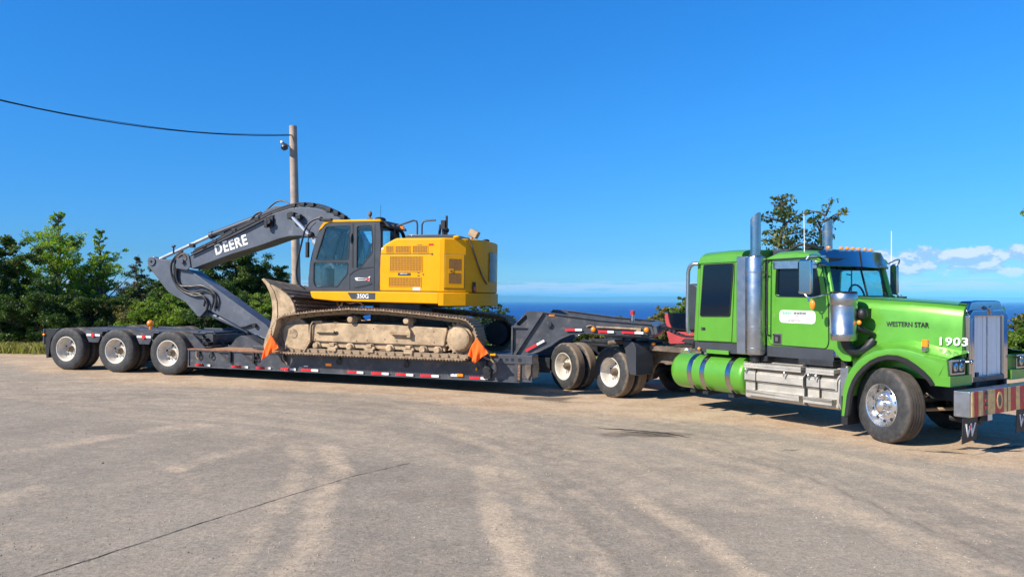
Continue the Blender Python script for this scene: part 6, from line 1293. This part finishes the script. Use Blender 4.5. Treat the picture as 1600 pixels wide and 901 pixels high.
# ------------------------------------------------------------------ utility pole, lamp and wire
PX, PY = -7.98, 27.0
pz = float(gz(PX, PY)) - .1; ptop = 2 + (469 - 197) / 1156 * 27.0
pr = empty('utility_pole', Matrix.Translation((PX, PY, pz)), (0, 0, 0), 'weathered wooden utility pole behind the excavator boom', 'pole')
g = G(); P = [(0.16 - .165 * 0 - .17 * k / 8 * 1.0, 0, (ptop - pz) * k / 8) for k in range(9)]; g.tube(P, .17, 18, smooth=False, r1=.135); g.make('pole_shaft', woodp, pr, off=(0, 0, 0), ang=50)
zt = ptop - pz
pr2 = empty('yard_lamp', Matrix.Translation((PX, PY, ptop - .8)), (0, 0, 0), 'small dusk to dawn lamp on a short arm near the pole top', 'lamp')
g = G(); g.tube([(-.10, -.1, .02), (-.2, -.18, .10), (-.32, -.26, .12)], .022, 7); g.make('lamp_arm', steel, pr2, off=(0, 0, 0))
g = G(); g.lathe([(0, .13), (.07, .12), (.085, .03), (.17, -.05), (.185, -.12), (.12, -.25), (.0, -.28)], 20, c=(0, 0, 0), ax='z'); g.xf(Matrix.Translation((-.28, -.26, .06)) @ Matrix.Rotation(R_(-25), 4, 'Y') @ Matrix.Scale(.75, 4)); g.make('lamp_head', [darkgrey], pr2, off=(0, 0, 0))
g = G(); g.lathe([(0, .16), (.06, .15), (.075, .05), (.0, .05)], 16, c=(0, 0, 0), ax='z'); g.xf(Matrix.Translation((-.31, -.26, .10)) @ Matrix.Rotation(R_(-25), 4, 'Y') @ Matrix.Scale(.75, 4)); g.make('lamp_photocell', white, pr2, off=(0, 0, 0))
g = G(); A = Vector((PX - .02, PY - .15, 7.98)); B = Vector((-20.5, 15.0, 9.49))
pts = []
for k in range(25):
    t = k / 24; q = A.lerp(B, t); q.z -= 1.14 * 4 * t * (1 - t); pts.append(tuple(q))
w0 = G(); w0.tube(pts, .016, 6, smooth=False); w0.tube([(p[0], p[1], p[2] + .03 + .01 * math.sin(i)) for i, p in enumerate(pts)], .009, 5, smooth=False)
o = w0.make('overhead_wire', blackm, off=(0, 0, 0), fix=False); addprops(o, 'twisted black overhead wire running from the wooden pole to the left', 'wire')

# ------------------------------------------------------------------ red machine behind the truck frame
RMx = TM; OFF[0] = Vector((.6, 3.4, 0))
rd = empty('utility_tractor', TM, OFF[0], 'faded red machine with dark seat parked behind the truck frame, mostly hidden', 'tractor')
g = G(); g.prism([(.32, .92), (.20, 1.25), (1.95, 1.25), (1.95, 1.05), (.90, 1.04), (.55, .86)], 3.0, 3.9); g.make('body', redpaint, rd, .015)
g = G(); g.prism([(.30, 1.25), (.17, 1.45), (.14, 1.62), (.18, 1.69), (.24, 1.66), (.30, 1.45), (.41, 1.25)], 3.0, 3.9); g.make('fender', redpaint, rd, .015)
g = G(); g.prism([(.20, 1.69), (.82, 1.71), (.82, 1.28), (.40, 1.28), (.30, 1.45), (.26, 1.62)], 3.03, 3.87); g.make('side_panel', blackglass, rd, .01)
g = G(); g.prism(fillet([(.76, 1.3), (.76, 2.28), (.80, 2.37), (.95, 2.40), (1.10, 2.34), (1.10, 1.3)], .05), 3.1, 3.7); g.make('seat_back', darkgrey, rd, .03)
g = G()
for x, r in ((.55, .45), (1.75, .45)):
    for y in (2.95, 3.75): g.lathe([(r * .5, .02), (r * .8, 0), (r, .05), (r, .20), (r * .8, .25), (r * .5, .23)], 28, c=(x, y, r))
g.make('wheel', tyred, rd)
g = G(); g.box(.5, 1.9, 3.1, 3.8, .45, 1.05); g.make('chassis', blackm, rd, .02)
OFF[0] = Vector((0, 0, 0))
